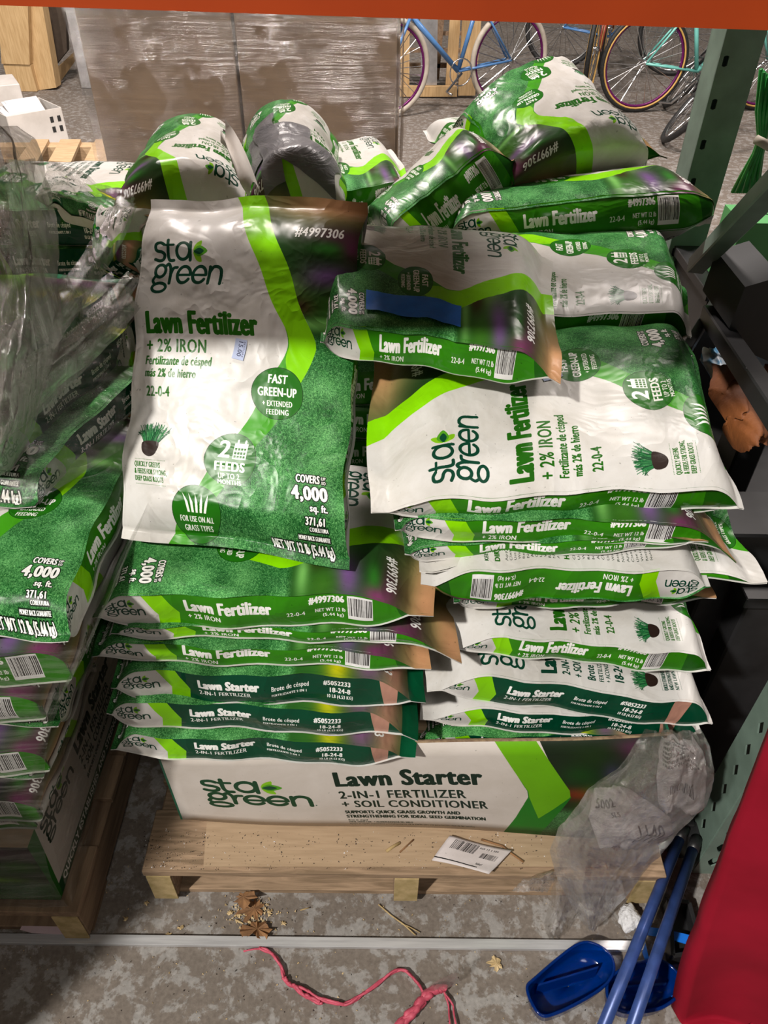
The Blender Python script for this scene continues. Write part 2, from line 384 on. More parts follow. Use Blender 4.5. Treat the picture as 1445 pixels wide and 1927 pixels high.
# ------------------------------------------------------------------ materials
def newmat(name):
    m = bpy.data.materials.new(name); m.use_nodes = True; nt = m.node_tree
    return m, nt, nt.nodes['Principled BSDF']
def setsh(b, rough, metal=0, spec=.5):
    b.inputs['Roughness'].default_value = rough; b.inputs['Metallic'].default_value = metal; b.inputs['Specular IOR Level'].default_value = spec
def mapping(nt, coord='Object', scale=(1, 1, 1)):
    tc = nt.nodes.new('ShaderNodeTexCoord'); mp = nt.nodes.new('ShaderNodeMapping'); mp.inputs['Scale'].default_value = scale
    nt.links.new(tc.outputs[coord], mp.inputs[0]); return mp.outputs[0]
def noise(nt, vec, scale, detail=4, dist=0, rough=.55):
    n = nt.nodes.new('ShaderNodeTexNoise'); n.inputs['Scale'].default_value = scale; n.inputs['Detail'].default_value = detail
    n.inputs['Distortion'].default_value = dist; n.inputs['Roughness'].default_value = rough; nt.links.new(vec, n.inputs['Vector']); return n.outputs[0]
def ramp(nt, fac, stops):
    r = nt.nodes.new('ShaderNodeValToRGB'); e = r.color_ramp.elements
    while len(e) < len(stops): e.new(.5)
    for i, (p, c) in enumerate(stops): e[i].position = p; e[i].color = (c, c, c, 1) if isinstance(c, (int, float)) else (*c, 1)
    nt.links.new(fac, r.inputs[0]); return r.outputs[0]
def bump(nt, b, h, strength, dist=.01, target='Normal'):
    n = nt.nodes.new('ShaderNodeBump'); n.inputs['Strength'].default_value = strength; n.inputs['Distance'].default_value = dist
    nt.links.new(h, n.inputs['Height']); nt.links.new(n.outputs[0], b.inputs[target])
def simple(name, c1, c2=None, rough=.5, scale=30, metal=0, bmp=.2, stretch=(1, 1, 1), dist=0, spec=.5, lo=.35, hi=.65, bd=.003):
    m, nt, b = newmat(name); setsh(b, rough, metal, spec)
    v = mapping(nt, 'Object', stretch); n = noise(nt, v, scale, 6, dist)
    c2 = c2 or tuple(x*.8 for x in c1)
    nt.links.new(ramp(nt, n, [(lo, c2), (hi, c1)]), b.inputs['Base Color'])
    if bmp: bump(nt, b, n, bmp, bd)
    return m
def printed(name, im, rough=.31, dirt=.35, crinkle=.5):
    m, nt, b = newmat(name); setsh(b, rough, 0, .22)
    t = nt.nodes.new('ShaderNodeTexImage'); t.image = im; t.extension = 'EXTEND'
    v = mapping(nt, 'Object'); n = noise(nt, v, 9, 8, .4, .65); d = ramp(nt, n, [(.40, (1-dirt*.45, 1-dirt*.5, 1-dirt*.6)), (.60, 1.0)])
    mx = nt.nodes.new('ShaderNodeMix'); mx.data_type = 'RGBA'; mx.blend_type = 'MULTIPLY'; mx.inputs[0].default_value = 1
    nt.links.new(t.outputs[0], mx.inputs[6]); nt.links.new(d, mx.inputs[7])
    n3 = noise(nt, v, 170, 3, 0, .6); sp = ramp(nt, n3, [(.70, 1.0), (.74, .55)])
    m2 = nt.nodes.new('ShaderNodeMix'); m2.data_type = 'RGBA'; m2.blend_type = 'MULTIPLY'; m2.inputs[0].default_value = 1
    nt.links.new(mx.outputs[2], m2.inputs[6]); nt.links.new(sp, m2.inputs[7]); nt.links.new(m2.outputs[2], b.inputs['Base Color'])
    if crinkle:
        n2 = noise(nt, v, 11, 3, .8, .5); r = ramp(nt, n2, [(.38, 0.0), (.5, 1.0), (.62, 0.0)])
        bump(nt, b, r, crinkle*.4, .0045)
    return m
def film(name, col=(.75, .72, .70), lo=.04, hi=.5, scale=14, stretch=(1, 1, 8), rough=.12, bmp=.8, dist=.6, coord='Object', dist_b=.012, blend=.35, gk=.4, gb=.04):
    """thin clear film: see-through, with milky folds and glossy creases"""
    m, nt, b = newmat(name); nt.nodes.remove(b); out = nt.nodes['Material Output']
    v = mapping(nt, coord, stretch); n = noise(nt, v, scale, 8, dist, .66); n2 = noise(nt, v, scale*.35, 4, dist, .5)
    ad = nt.nodes.new('ShaderNodeMath'); ad.operation = 'MULTIPLY'; nt.links.new(ramp(nt, n, [(.46, lo), (.70, hi)]), ad.inputs[0]); nt.links.new(ramp(nt, n2, [(.35, .55), (.62, 1.0)]), ad.inputs[1])
    bp = nt.nodes.new('ShaderNodeBump'); bp.inputs['Strength'].default_value = bmp; bp.inputs['Distance'].default_value = dist_b; nt.links.new(n, bp.inputs['Height'])
    tr = nt.nodes.new('ShaderNodeBsdfTransparent'); tr.inputs[0].default_value = (.93, .92, .91, 1)
    df = nt.nodes.new('ShaderNodeBsdfDiffuse'); df.inputs[0].default_value = (*col, 1); nt.links.new(bp.outputs[0], df.inputs['Normal'])
    gl = nt.nodes.new('ShaderNodeBsdfGlossy'); gl.inputs['Roughness'].default_value = rough; gl.inputs[0].default_value = (.95, .95, .95, 1); nt.links.new(bp.outputs[0], gl.inputs['Normal'])
    fr = nt.nodes.new('ShaderNodeLayerWeight'); fr.inputs['Blend'].default_value = blend; nt.links.new(bp.outputs[0], fr.inputs['Normal'])
    fm = nt.nodes.new('ShaderNodeMath'); fm.operation = 'MULTIPLY_ADD'; nt.links.new(fr.outputs['Fresnel'], fm.inputs[0]); fm.inputs[1].default_value = gk; fm.inputs[2].default_value = gb; fm.use_clamp = True
    m1 = nt.nodes.new('ShaderNodeMixShader'); nt.links.new(ad.outputs[0], m1.inputs[0]); nt.links.new(tr.outputs[0], m1.inputs[1]); nt.links.new(df.outputs[0], m1.inputs[2])
    m2 = nt.nodes.new('ShaderNodeMixShader'); nt.links.new(fm.outputs[0], m2.inputs[0]); nt.links.new(m1.outputs[0], m2.inputs[1]); nt.links.new(gl.outputs[0], m2.inputs[2])
    nt.links.new(m2.outputs[0], out.inputs[0]); return m
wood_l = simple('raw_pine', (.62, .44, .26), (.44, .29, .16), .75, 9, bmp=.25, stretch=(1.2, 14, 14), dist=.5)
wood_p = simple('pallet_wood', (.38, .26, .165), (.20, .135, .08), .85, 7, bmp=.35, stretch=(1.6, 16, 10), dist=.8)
wood_e = simple('pallet_end_grain', (.50, .37, .19), (.33, .25, .10), .85, 40, bmp=.3)
wood_b = simple('board_stock', (.62, .43, .22), (.48, .31, .14), .7, 6, bmp=.2, stretch=(14, 14, 1.2), dist=.4)
wood_d = simple('shaded_stringer_wood', (.27, .18, .11), (.16, .10, .06), .85, 6, bmp=.3, stretch=(10, 1.5, 10))  # darker pallet wood, shade put into its colour
card = simple('brown_cardboard', (.42, .30, .19), (.35, .245, .15), .85, 12, bmp=.1, stretch=(1, 12, 1))
cardw = simple('wrapped_cardboard', (.40, .285, .19), (.33, .23, .155), .45, 2.2, bmp=.1)
flute = simple('corrugated_edge', (.34, .24, .14), (.16, .10, .06), .9, 90, bmp=.5)
whitecard = simple('white_cardboard', (.72, .68, .64), (.6, .56, .52), .7, 8)
orange = simple('orange_beam_paint', (.42, .055, .007), (.30, .036, .005), .38, 3, bmp=.05, stretch=(1, 1, 1))
green_p = simple('grey_green_rack_paint', (.19, .27, .225), (.14, .20, .165), .42, 14, bmp=.08)
black_m = simple('black_steel', (.025, .025, .027), (.012, .012, .013), .4, 10, bmp=.1)
dark = simple('dark_recess', (.008, .008, .008), (.004, .004, .004), .9, 10, bmp=0)
galv = simple('galvanised_strip', (.72, .72, .73), (.55, .55, .56), .38, 30, metal=.5, bmp=.05, stretch=(.3, 6, 1))
alum = simple('ladder_aluminium', (.55, .55, .56), (.42, .42, .43), .4, 20, metal=.6, bmp=.1)
steel = simple('chromed_steel', (.7, .7, .72), (.5, .5, .5), .25, 20, metal=1, bmp=0)
blue_t = simple('blue_painters_tape', (.01, .20, .85), (.01, .16, .72), .45, 60, bmp=.5, bd=.002)
duct = simple('grey_duct_tape', (.16, .155, .165), (.11, .107, .115), .32, 16, bmp=.7, stretch=(1, 1, 3), dist=1, bd=.008)
blue_h = simple('blue_metal_handle', (.045, .09, .30), (.03, .06, .20), .35, 40, bmp=.1, metal=.2, stretch=(1, 1, .2))
red = simple('red_fabric', (.33, .006, .024), (.24, .004, .016), .8, 5, bmp=.35, spec=.15)
pinkp = simple('torn_pink_paper', (.62, .47, .50), (.55, .40, .43), .9, 14)
paper = simple('receipt_paper', (.72, .70, .70), (.60, .58, .58), .7, 8, bmp=.4, bd=.01)
twine = simple('pink_twine', (.62, .10, .16), (.45, .06, .10), .55, 50, bmp=.5, stretch=(1, 1, 1))
leafm = simple('dry_leaf', (.30, .15, .06), (.16, .08, .035), .8, 60, bmp=.5)
chip = simple('wood_chip', (.62, .47, .26), (.45, .32, .15), .8, 60)
twig = simple('straw_stem', (.50, .37, .18), (.35, .24, .1), .8, 60)
dirt = simple('dark_crumb', (.05, .035, .03), (.02, .015, .01), .9, 60)
foam = simple('white_foam', (.82, .82, .84), (.7, .7, .72), .8, 90, bmp=1, bd=.006)
rubber = simple('black_tyre', (.02, .02, .02), (.01, .01, .01), .6, 60, bmp=.8)
purple = simple('purple_rim', (.16, .01, .13), (.11, .008, .09), .3, 10, metal=.3, bmp=0)
tanw = simple('tan_sidewall', (.60, .36, .10), (.5, .3, .08), .6, 20)
cream = simple('cream_tyre', (.55, .50, .42), (.45, .40, .33), .7, 20)
bblue = simple('sky_blue_bike_paint', (.10, .26, .55), (.08, .2, .45), .3, 10, bmp=0)
teal = simple('mint_bike_paint', (.18, .55, .48), (.14, .45, .4), .3, 10, bmp=0)
bred = simple('rusty_red_bike_paint', (.35, .06, .03), (.25, .05, .03), .35, 10, bmp=0)
gcard = simple('green_printed_card', (.12, .42, .14), (.10, .36, .12), .45, 8, bmp=0)
gcard2 = simple('dark_green_card', (.01, .14, .09), (.008, .11, .07), .45, 8, bmp=0)
gwire = simple('green_wire', (.02, .36, .06), (.01, .22, .03), .35, 30, bmp=.2)
greyp = simple('charcoal_plastic', (.045, .047, .05), (.03, .03, .032), .5, 5, bmp=.1)
bwbag = simple('blue_and_white_bag', (.15, .42, .70), (.55, .62, .68), .4, 9, bmp=.3, lo=.48, hi=.52)
rust = simple('rust_orange_cloth', (.28, .09, .02), (.12, .035, .01), .7, 10, bmp=.6, bd=.02)
inkw = simple('white_ink', (.85, .85, .85), None, .5, 10, bmp=0); inkk = simple('black_ink', (.03, .03, .03), None, .5, 10, bmp=0); inkb = simple('grey_ink', (.16, .16, .2), None, .6, 10, bmp=0)
sticker = simple('pale_blue_sticker', (.42, .47, .62), (.36, .40, .55), .5, 40)
m_, nt_, b_ = newmat('translucent_blue_plastic'); setsh(b_, .12); b_.inputs['Base Color'].default_value = (.0, .07, .45, 1); b_.inputs['Transmission Weight'].default_value = .75; b_.inputs['IOR'].default_value = 1.35; bluep = m_
# floor: worn painted concrete
m_, nt_, b_ = newmat('worn_concrete'); setsh(b_, .68, 0, .3); v_ = mapping(nt_)
n1 = noise(nt_, v_, 26, 9, .25, .70); n2 = noise(nt_, v_, 1.3, 4); n3 = noise(nt_, v_, 120, 4)
patch = ramp(nt_, n1, [(.50, 0.0), (.56, 1.0)])
mx = nt_.nodes.new('ShaderNodeMix'); mx.data_type = 'RGBA'; nt_.links.new(patch, mx.inputs[0])
nt_.links.new(ramp(nt_, n3, [(.3, (.150, .125, .105)), (.7, (.225, .190, .160))]), mx.inputs[6]); nt_.links.new(ramp(nt_, n3, [(.3, (.25, .235, .22)), (.7, (.36, .34, .32))]), mx.inputs[7])
mx2 = nt_.nodes.new('ShaderNodeMix'); mx2.data_type = 'RGBA'; mx2.blend_type = 'MULTIPLY'; mx2.inputs[0].default_value = 1
nt_.links.new(mx.outputs[2], mx2.inputs[6]); nt_.links.new(ramp(nt_, n2, [(.3, .78), (.7, 1.08)]), mx2.inputs[7]); nt_.links.new(mx2.outputs[2], b_.inputs['Base Color'])
bump(nt_, b_, n1, .35, .004); concrete = m_
wallm = simple('painted_block_wall', (.45, .43, .40), (.38, .36, .33), .8, 4, bmp=.1)
film_v = film('clear_stretch_film', (.36, .33, .30), .05, .75, 26, (1.6, 1.6, .25), dist=.5)
film_g = film('bunched_stretch_film', (.27, .24, .215), .42, .95, 30, (1.4, 1.4, .14), rough=.2, dist=.8, bmp=1.0)
film_d = film('taut_stretch_film', (.50, .48, .45), .0, .30, 30, (.25, 1.0, 2.2), dist=.3, bmp=.6)
film_box = film('pallet_wrap_film', (.55, .46, .38), .0, .12, 7, (.18, 1, 4.5), rough=.22, bmp=1.0, dist=1.2, dist_b=.09, blend=.33, gk=.6, gb=.09)
film_c = film('clear_bag_film', (.62, .60, .58), .03, .42, 14, (1, 1, 1.3), rough=.12, dist=1.8, bmp=1.0, dist_b=.035, blend=.4, gk=.6, gb=.08)
# ------------------------------------------------------------------ printed artwork
F_art = {'f': printed('fertilizer_front_print', front_art('f')), 's': printed('starter_front_print', front_art('s'))}
G_art = {'f': printed('fertilizer_side_print', gusset_art('f'), .17, .2), 's': printed('starter_side_print', gusset_art('s'), .22, .1)}
B_art = printed('bag_back_print', back_art())
# ------------------------------------------------------------------ building shell
def struct(name, mb, mat, parent=None): return tag(mb.build(name, mat, parent), kind='structure')
struct('floor', MB().add([(-9, -4, 0), (9, -4, 0), (9, 11, 0), (-9, 11, 0)], [(0, 1, 2, 3)]), concrete)
struct('wall_back', MB().box((0, 10.9, 2.5), (18, .2, 5)), wallm)
# rack: front beam, uprights, braces
rack_label = {}
def holes_plate(a, x, z, w, h, th, hw, hh, cols, rows, y0, dy, mat, name, parent, shape='diamond'):
    """sheet of steel spanned by x (width) and z (height) from corner a, with real through-holes"""
    a, x, z = Vector(a), Vector(x).normalized(), Vector(z).normalized(); n = x.cross(z).normalized()
    verts = []; faces = []
    def V(u, v): verts.append(a+x*u+z*v); return len(verts)-1
    us = [0]+sorted(sum([[c-hw*.9, c+hw*.9] for c in cols], []))+[w]
    v0 = 0
    for r in range(rows):
        c = y0+r*dy
        if c+hh > h: break
        lo = c-dy/2; hi = c+dy/2
        lo = v0; v0 = hi if c+dy+hh <= h and r < rows-1 else h
        hi = v0
        for i in range(len(us)-1):
            u0, u1 = us[i], us[i+1]
            if i % 2 == 0:
                q = [V(u0, lo), V(u1, lo), V(u1, hi), V(u0, hi)]; faces.append(tuple(q))
            else:
                cc = (u0+u1)/2
                if shape == 'diamond': ring = [(0, -hh), (hw*.8, 0), (0, hh), (-hw*.8, 0)]
                elif shape == 'slot': ring = [(0, -hh), (hw*.8, -hh*.8), (hw*.8, hh*.8), (0, hh), (-hw*.8, hh*.8), (-hw*.8, -hh*.8)]
                else: ring = [(0, -hh), (hw*.45, -hh*.55), (hw*.8, hh*.2), (hw*.5, hh*.85), (0, hh), (-hw*.5, hh*.85), (-hw*.8, hh*.2), (-hw*.45, -hh*.55)]
                ri = [V(cc+p[0], c+p[1]) for p in ring]; m = len(ring); half = m//2
                bl, br, tr, tl = V(u0, lo), V(u1, lo), V(u1, hi), V(u0, hi)
                right = ri[0:half+1]; left = [ri[half]]+ri[half+1:]+[ri[0]]
                bm_, tm_ = V(cc, lo), V(cc, hi)
                faces.append(tuple([bm_, br, tr, tm_]+right[::-1])); faces.append(tuple([tm_, tl, bl, bm_]+left[::-1]))
    me = mesh(name, verts, faces, mat, parent, smooth=False)
    md = me.modifiers.new('thickness', 'SOLIDIFY'); md.thickness = th; md.offset = 0
    return me
def upright(x, y, label, hgt=2.6, wd=.095, dp=.075, inner=-1):
    t = thing('rack_upright', label, 'rack post', (x, y, 0), 'steel rack uprights')
    t['kind'] = 'structure'
    if y < 1:
        holes_plate((x, y, 0), (1, 0, 0), (0, 0, 1), wd, hgt, .003, .0165, .019, [wd*.30, wd*.70], 60, .05, .058, green_p, 'front_face', t, 'tear')
        holes_plate((x, y+.001, 0), (0, 1, 0), (0, 0, 1), dp, hgt, .003, .011, .017, [dp*.5], 60, .06, .065, green_p, 'side_face', t, 'diamond')
    else:
        holes_plate((x, y, 0), (1, 0, 0), (0, 0, 1), wd*.8, hgt, .003, .0065, .010, [wd*.14], 40, .03, .075, green_p, 'front_face', t, 'slot')
        MB().box((x+.0015, y+dp*.5, hgt/2), (.003, dp, hgt)).build('side_face', green_p, t)
    holes_plate((x+wd*(1 if y < 1 else .8), y+.001, 0), (0, 1, 0), (0, 0, 1), dp, hgt, .003, .012, .016, [dp*.45], 60, .035, .05, green_p, 'side_face', t, 'tear')
    MB().box((x+wd/2, y+dp+.002, hgt/2), (wd, .003, hgt)).build('back_face', green_p, t)
    MB().box((x+wd/2, y+dp/2, .004), (wd+.002, dp+.002, .007)).build('foot_plate', green_p, t)
    return t
bx = P(1302, 1642, z=0)
PX, PY = bx.x, bx.y
upright(PX, PY, 'perforated grey-green steel rack post at the front right, teardrop holes down to the floor')
upright(PX+.005, 1.68, 'grey-green rack post at the back right, standing in front of the bicycles')
upright(-1.19, PY, 'front left rack post outside the wrapped pile')
b1 = thing('rack_beam', 'orange painted steel shelf beam across the very top of the photo', 'beam', (0, .50, 1.45))
yb = .53; e0 = P(0, 10, Y=yb); e1 = P(1445, 57, Y=yb)
zt = .125; dx = (e1-e0); dx.normalize(); a_ = e0-dx*.9; c_ = e1+dx*.5
MB().prism([a_, a_+Vector((0, .045, 0)), a_+Vector((0, .045, zt)), a_+Vector((0, .012, zt)), a_+Vector((0, .012, zt*.6)), a_+Vector((0, 0, zt*.55))], c_-a_).build('beam_face', orange, b1)
MB().prism([c_+Vector((-.01, -.004, -.02)), c_+Vector((.03, -.004, -.02)), c_+Vector((.03, -.004, zt)), c_+Vector((-.01, -.004, zt))], (0, .055, 0)).build('end_plate', orange, b1)
# diagonal brace and cross ties between the two right uprights
tb = thing('rack_brace', 'grey steel diagonal brace slanting down behind the green box on the right', 'brace', (PX, 1.0, 0), 'steel braces of the right rack frame')
MB().bar(P(1310, 500, Y=1.35), P(1475, 330, Y=.95), .03, .028).build('bar', green_p, tb)
tb = thing('rack_brace', 'black lower brace bar running down beside the large white-faced bag', 'brace', (PX, 1.0, 0), 'steel braces of the right rack frame')
MB().bar(P(1335, 590, Y=1.25), P(1475, 800, Y=.80), .03, .03).build('bar', black_m, tb)
tb = thing('rack_brace', 'thin black tie bar crossing under the grey plastic bin', 'brace', (PX, 1.0, 0), 'steel braces of the right rack frame')
MB().bar(P(1290, 660, Y=1.15), P(1400, 480, Y=1.55), .018, .018).build('bar', black_m, tb)
# unseen wire deck and cartons above the frame, added to shade the upper bags
wd = thing('shade_wire_deck', 'unseen welded wire shelf deck on the orange beam above the frame, added for shade', 'shelf deck', (0, .9, 1.58))
for i in range(14): MB().tube([(-1.15+i*.14, .56, 1.585), (-1.15+i*.14, 1.7, 1.585)], .003, 6).build('wire', steel, wd)
for i in range(7): MB().tube([(-1.15, .6+i*.17, 1.591), (.75, .6+i*.17, 1.591)], .003, 6).build('wire', steel, wd)
for i, (x, y, sx, sy, sz) in enumerate([(-1.06, .74, .30, .5, .62), (-.71, .70, .30, .44, .5), (-.29, .75, .33, .5, .40), (.10, .72, .36, .46, .62), (.52, .76, .34, .5, .5), (-.8, 1.28, .5, .4, .5), (.1, 1.28, .6, .4, .5)]):
    c = thing('carton', 'unseen closed brown carton added for shade on the upper shelf, '+['far left front', 'second from the left in front', 'third from the left in front', 'fourth from the left in front', 'far right front', 'left one at the back', 'right one at the back'][i], 'carton', (x, y, 1.595), 'shading cartons added on the upper shelf')
    MB().box((x, y, 1.596+sz/2), (sx, sy, sz)).build('box_body', card, c); MB().box((x, y, 1.597+sz), (.05, sy*.98, .001)).build('packing_tape', tanw, c)
# ------------------------------------------------------------------ pallets
def pallet(name, label, fl, fr, depth, z, mat, cat='pallet', nb=7, hgt=.13, mid=.5, bd=.095):
    """fl, fr: front top corners"""
    fl, fr = Vector(fl), Vector(fr); fl.z = fr.z = 0; ex = fr-fl; w = ex.length; ex.normalize(); ey = Vector((-ex.y, ex.x, 0)); R = Matrix((ex, ey, Vector((0, 0, 1)))).transposed()
    t = thing(name, label, cat, fl+ex*w/2+ey*depth/2)
    th = .017
    for k in range(nb):
        y = bd*(.5 if k else .62)+k*(depth-bd)/(nb-1); b = bd*(1.25 if k == 0 else 1)
        mb = MB().box(fl+ex*w/2+ey*y+Vector((0, 0, hgt-th/2)), (w, b, th), R)
        mb.build('deck_board', mat, t)
    for fx in (.028, mid, 1-.028):
        MB().box(fl+ex*w*fx+ey*(depth/2+.001)+Vector((0, 0, .016+(hgt-th-.016)/2)), (.045, depth-.004, hgt-th-.018), R).build('stringer', mat, t)
        MB().box(fl+ex*w*fx+ey*(.0)+Vector((0, 0, .016+(hgt-th-.016)/2)), (.0445, .003, hgt-th-.019), R).build('end_grain', wood_e, t)
    for y in (.055, depth/2, depth-.055):
        MB().box(fl+ex*w/2+ey*(y+.008)+Vector((0, 0, .008)), (w*.985, .09, .0155), R).build('bottom_board', mat, t)
    return t
PZ = .13
fl, fr = P(266, 1640, z=PZ), P(1255, 1650, z=PZ)
pallet('pallet', 'worn wooden pallet under the two stacks of lawn bags in the middle', fl, fr, 1.15, PZ, wood_p, mid=.505)
# cardboard sheet on the pallet
sh = [P(383, 1632, z=PZ+.002), P(1210, 1632, z=PZ+.002), P(1200, 1480, z=PZ+.002), P(395, 1480, z=PZ+.002)]
tag(MB().prism(sh, (0, 0, .003)).build('cardboard_sheet', card), 'flat brown cardboard sheet lying on the middle pallet under the printed box', 'cardboard')
# ------------------------------------------------------------------ bags
NB = 0
def bag(C4, th, kind, label, group, seed, bulge=.012, st=.07, sb=.035, tail=None, heel=None, A=.0035, nu=34, nv=64, cat='bag', arch=0, puff=.0, quiet=False):
    """C4: world corners TL, TR, BR, BL of the front face (as printed). Makes front, back and the two side gussets."""
    global NB
    C4 = [np.array(c, float) for c in C4]; TL, TR, BR, BL = C4
    r = (TR-TL)+(BR-BL); t = (TL-BL)+(TR-BR); W = np.linalg.norm(r)/2; L = np.linalg.norm(t)/2
    rn = r/np.linalg.norm(r); tn = t/np.linalg.norm(t); N = np.cross(rn, tn); N /= np.linalg.norm(N)
    tail = np.array(tail if tail is not None else (0, 0, 0), float); heel = np.array(heel if heel is not None else (0, 0, 0), float)
    rs = np.random.RandomState(seed); ph = rs.rand(8)*6.28
    def Tf(v):
        a = np.clip((v-st*.75)/.16, 0, 1); b = np.clip((1-sb*.6-v)/.075, 0, 1)
        return np.sin(a*math.pi/2)**.85*np.sin(b*math.pi/2)**.7
    def base(u, v):
        T = Tf(v); un = .5+(u-.5)*(1-.035*T)
        u_ = un[..., None]; v_ = v[..., None]
        p = (TL*(1-u_)+TR*u_)*(1-v_)+(BL*(1-u_)+BR*u_)*v_
        k1 = np.clip((st*2.2-v)/(st*2.2+1e-6), 0, 1)**1.6; k2 = np.clip((v-1+sb*2.6)/(sb*2.6+1e-6), 0, 1)**1.6
        p = p+k1[..., None]*tail+k2[..., None]*heel
        wob = (1-T)*(.004*np.sin(u*9+ph[0])+.003*np.sin(u*17+ph[1]))+(arch*np.sin(np.clip(v, 0, 1)*math.pi))
        # ragged outline in plan
        p = p+tn*((1-T)*.004*np.sin(u*7+ph[2]))[..., None]+rn*(.0028*np.sin(v*13+ph[3])+.002*np.sin(v*29+ph[4]))[..., None]
        return p+N*(wob-th/2)[..., None], T
    def hgt(u, T, side):
        e = 1-np.abs(2*u-1)**(2.4)
        g = th*(.97 if puff == 0 else .5)*T/2
        return g+(bulge+puff*.5)*T*np.clip(e, 0, 1)**.8*(1 if side > 0 else .6)+.0006
    def front(u, v, off=0.0):
        p, T = base(u, v)
        c = crump(u*W, v*L, seed, 13)*A*(.45+.9*(1-T)+.35*np.abs(2*u-1))+crump(u*W, v*L, seed+5, 6, 60, 170, .9)*A*.18
        return p+N*(hgt(u, T, 1)+c+off)[..., None]
    def back(u, v):
        p, T = base(u, v)
        c = crump(u*W, v*L, seed+9, 10)*A*.6*(.5+T)
        cf = crump(u*W, v*L, seed, 13)*A*(.45+.9*(1-T)+.35*np.abs(2*u-1))
        return p-N*(hgt(u, T, -1)+c*T*.6+.0012-cf*(1-T))[..., None]
    ctr = (TL+TR+BR+BL)/4; zmin = min(c[2] for c in C4)-th
    t = thing('fertilizer_bag' if kind == 'f' else 'starter_bag', label, cat, (ctr[0], ctr[1], zmin), group)
    us = np.linspace(0, 1, nu); vs = np.concatenate([np.linspace(0, .25, nv//3, endpoint=False), np.linspace(.25, .88, nv//3, endpoint=False), np.linspace(.88, 1, nv-2*(nv//3))])
    U, Vv = np.meshgrid(us, vs)
    Fp = front(U, Vv).reshape(-1, 3); mesh('front_panel', Fp, grid_faces(nu, nv, True), F_art[kind], t, np.stack([U.ravel(), 1-Vv.ravel()], 1))
    nub = 14; Ub, Vb = np.meshgrid(np.linspace(0, 1, nub), vs)
    Bp = back(Ub, Vb).reshape(-1, 3); mesh('back_panel', Bp, grid_faces(nub, nv), B_art, t, np.stack([1-Ub.ravel(), 1-Vb.ravel()], 1))
    ng = 9
    for side in (0, 1):
        uu = np.full_like(vs, .988 if side else .012)
        a = front(uu, vs); b = back(uu, vs); Tv = Tf(vs); sgn = 1 if side else -1
        ws = np.linspace(0, 1, ng); G = []
        for w_ in ws:
            x = math.sin(math.pi*w_)
            off = sgn*((.004+puff*.3)*x*Tv+.0045*x*crump(vs*L, np.full_like(vs, w_*.05), seed+20+side, 9, 14, 90, .7)*Tv)
            G.append(a*(1-w_)+b*w_+rn*off[:, None])
        G = np.array(G).reshape(-1, 3); Wg = np.repeat(ws, nv); Vg = np.tile(vs, ng)
        gx = (1-Vg) if side else Vg
        crop = min(1.0, th*.97/.060)  # narrow gussets show the middle of the printed strip
        uv = np.stack([gx, .5+(.5-Wg)*max(.72, crop)], 1)
        mesh('side_gusset', G, grid_faces(nv, ng, side == 0), G_art[kind], t, uv)
    NB += 1
    if not quiet: print('BAG %d %s W %.3f L %.3f  z %.2f..%.2f  y %.2f..%.2f' % (seed, kind, W, L, zmin, max(c[2] for c in C4), min(c[1] for c in C4), max(c[1] for c in C4)))
    return t, front
WB = .285
def stackbag(typ, xl, xr, yl, yr, Y, th, kind, label, group, seed, yaw=0., slope=0., Yr=None, yb=None, **kw):
    """typ L: top to the right, right edge to the viewer; R: top to the left, left edge to the viewer; D: face down.
    xl,xr / yl,yr: photo pixels of the two ends of the near top seam, Y its depth"""
    a = P(xl, yl, Y=Y); b = P(xr, yr, Y=Yr or Y)
    if yb: th = P((xl+xr)/2, (yl+yr)/2, Y=Y).z-P((xl+xr)/2, yb, Y=Y).z
    d = (b-a).normalized(); n = Vector((-d.y, d.x, 0)).normalized()
    n = (n*math.cos(slope)+Vector((0, 0, math.sin(slope)))); a2, b2 = a+n*WB, b+n*WB
    if typ == 'L': C = (b2, b, a, a2)
    elif typ == 'R': C = (a, a2, b2, b)
    elif typ == 'D':      # front face down, top at left, right edge to viewer
        dz = Vector((0, 0, -th)); C = (a2+dz, a+dz, b+dz, b2+dz)
    return bag(C, th, kind, label, group, seed, **kw)
LS, RS = 'bags in the left stack on the middle pallet', 'bags in the right stack on the middle pallet'
# ---- left stack, from the bottom
T2 = (0, .0, -.012)
stackbag('L', 200, 788, 1386, 1408, .655, .050, 's', 'dark green starter bag at the bottom of the left stack, directly on the printed box', LS, 11, yb=1437, tail=(0, .01, -.012))
stackbag('L', 188, 788, 1322, 1350, .655, .052, 's', 'dark green starter bag second from the bottom of the left stack', LS, 12, yb=1381, tail=(0, 0, -.03))
stackbag('L', 200, 808, 1264, 1284, .66, .052, 's', 'dark green starter bag third from the bottom of the left stack', LS, 13, yb=1329, tail=(0, 0, -.018))
stackbag('L', 167, 815, 1214, 1236, .665, .040, 'f', 'green lawn bag of the left stack lying directly on the dark green starter bags', LS, 14, yb=1256, tail=(0, 0, .0))
stackbag('L', 200, 868, 1180, 1196, .67, .036, 'f', 'second lawn bag from the top of the left stack, peach tail sticking out right', LS, 15, yb=1210, tail=(.0, -.01, -.03), st=.1)
L1 = stackbag('L', 165, 822, 1126, 1124, .67, .046, 'f', 'top lying green lawn bag of the left stack with the standing bag resting on it', LS, 16, yb=1184, tail=(0, 0, .0), st=.1)
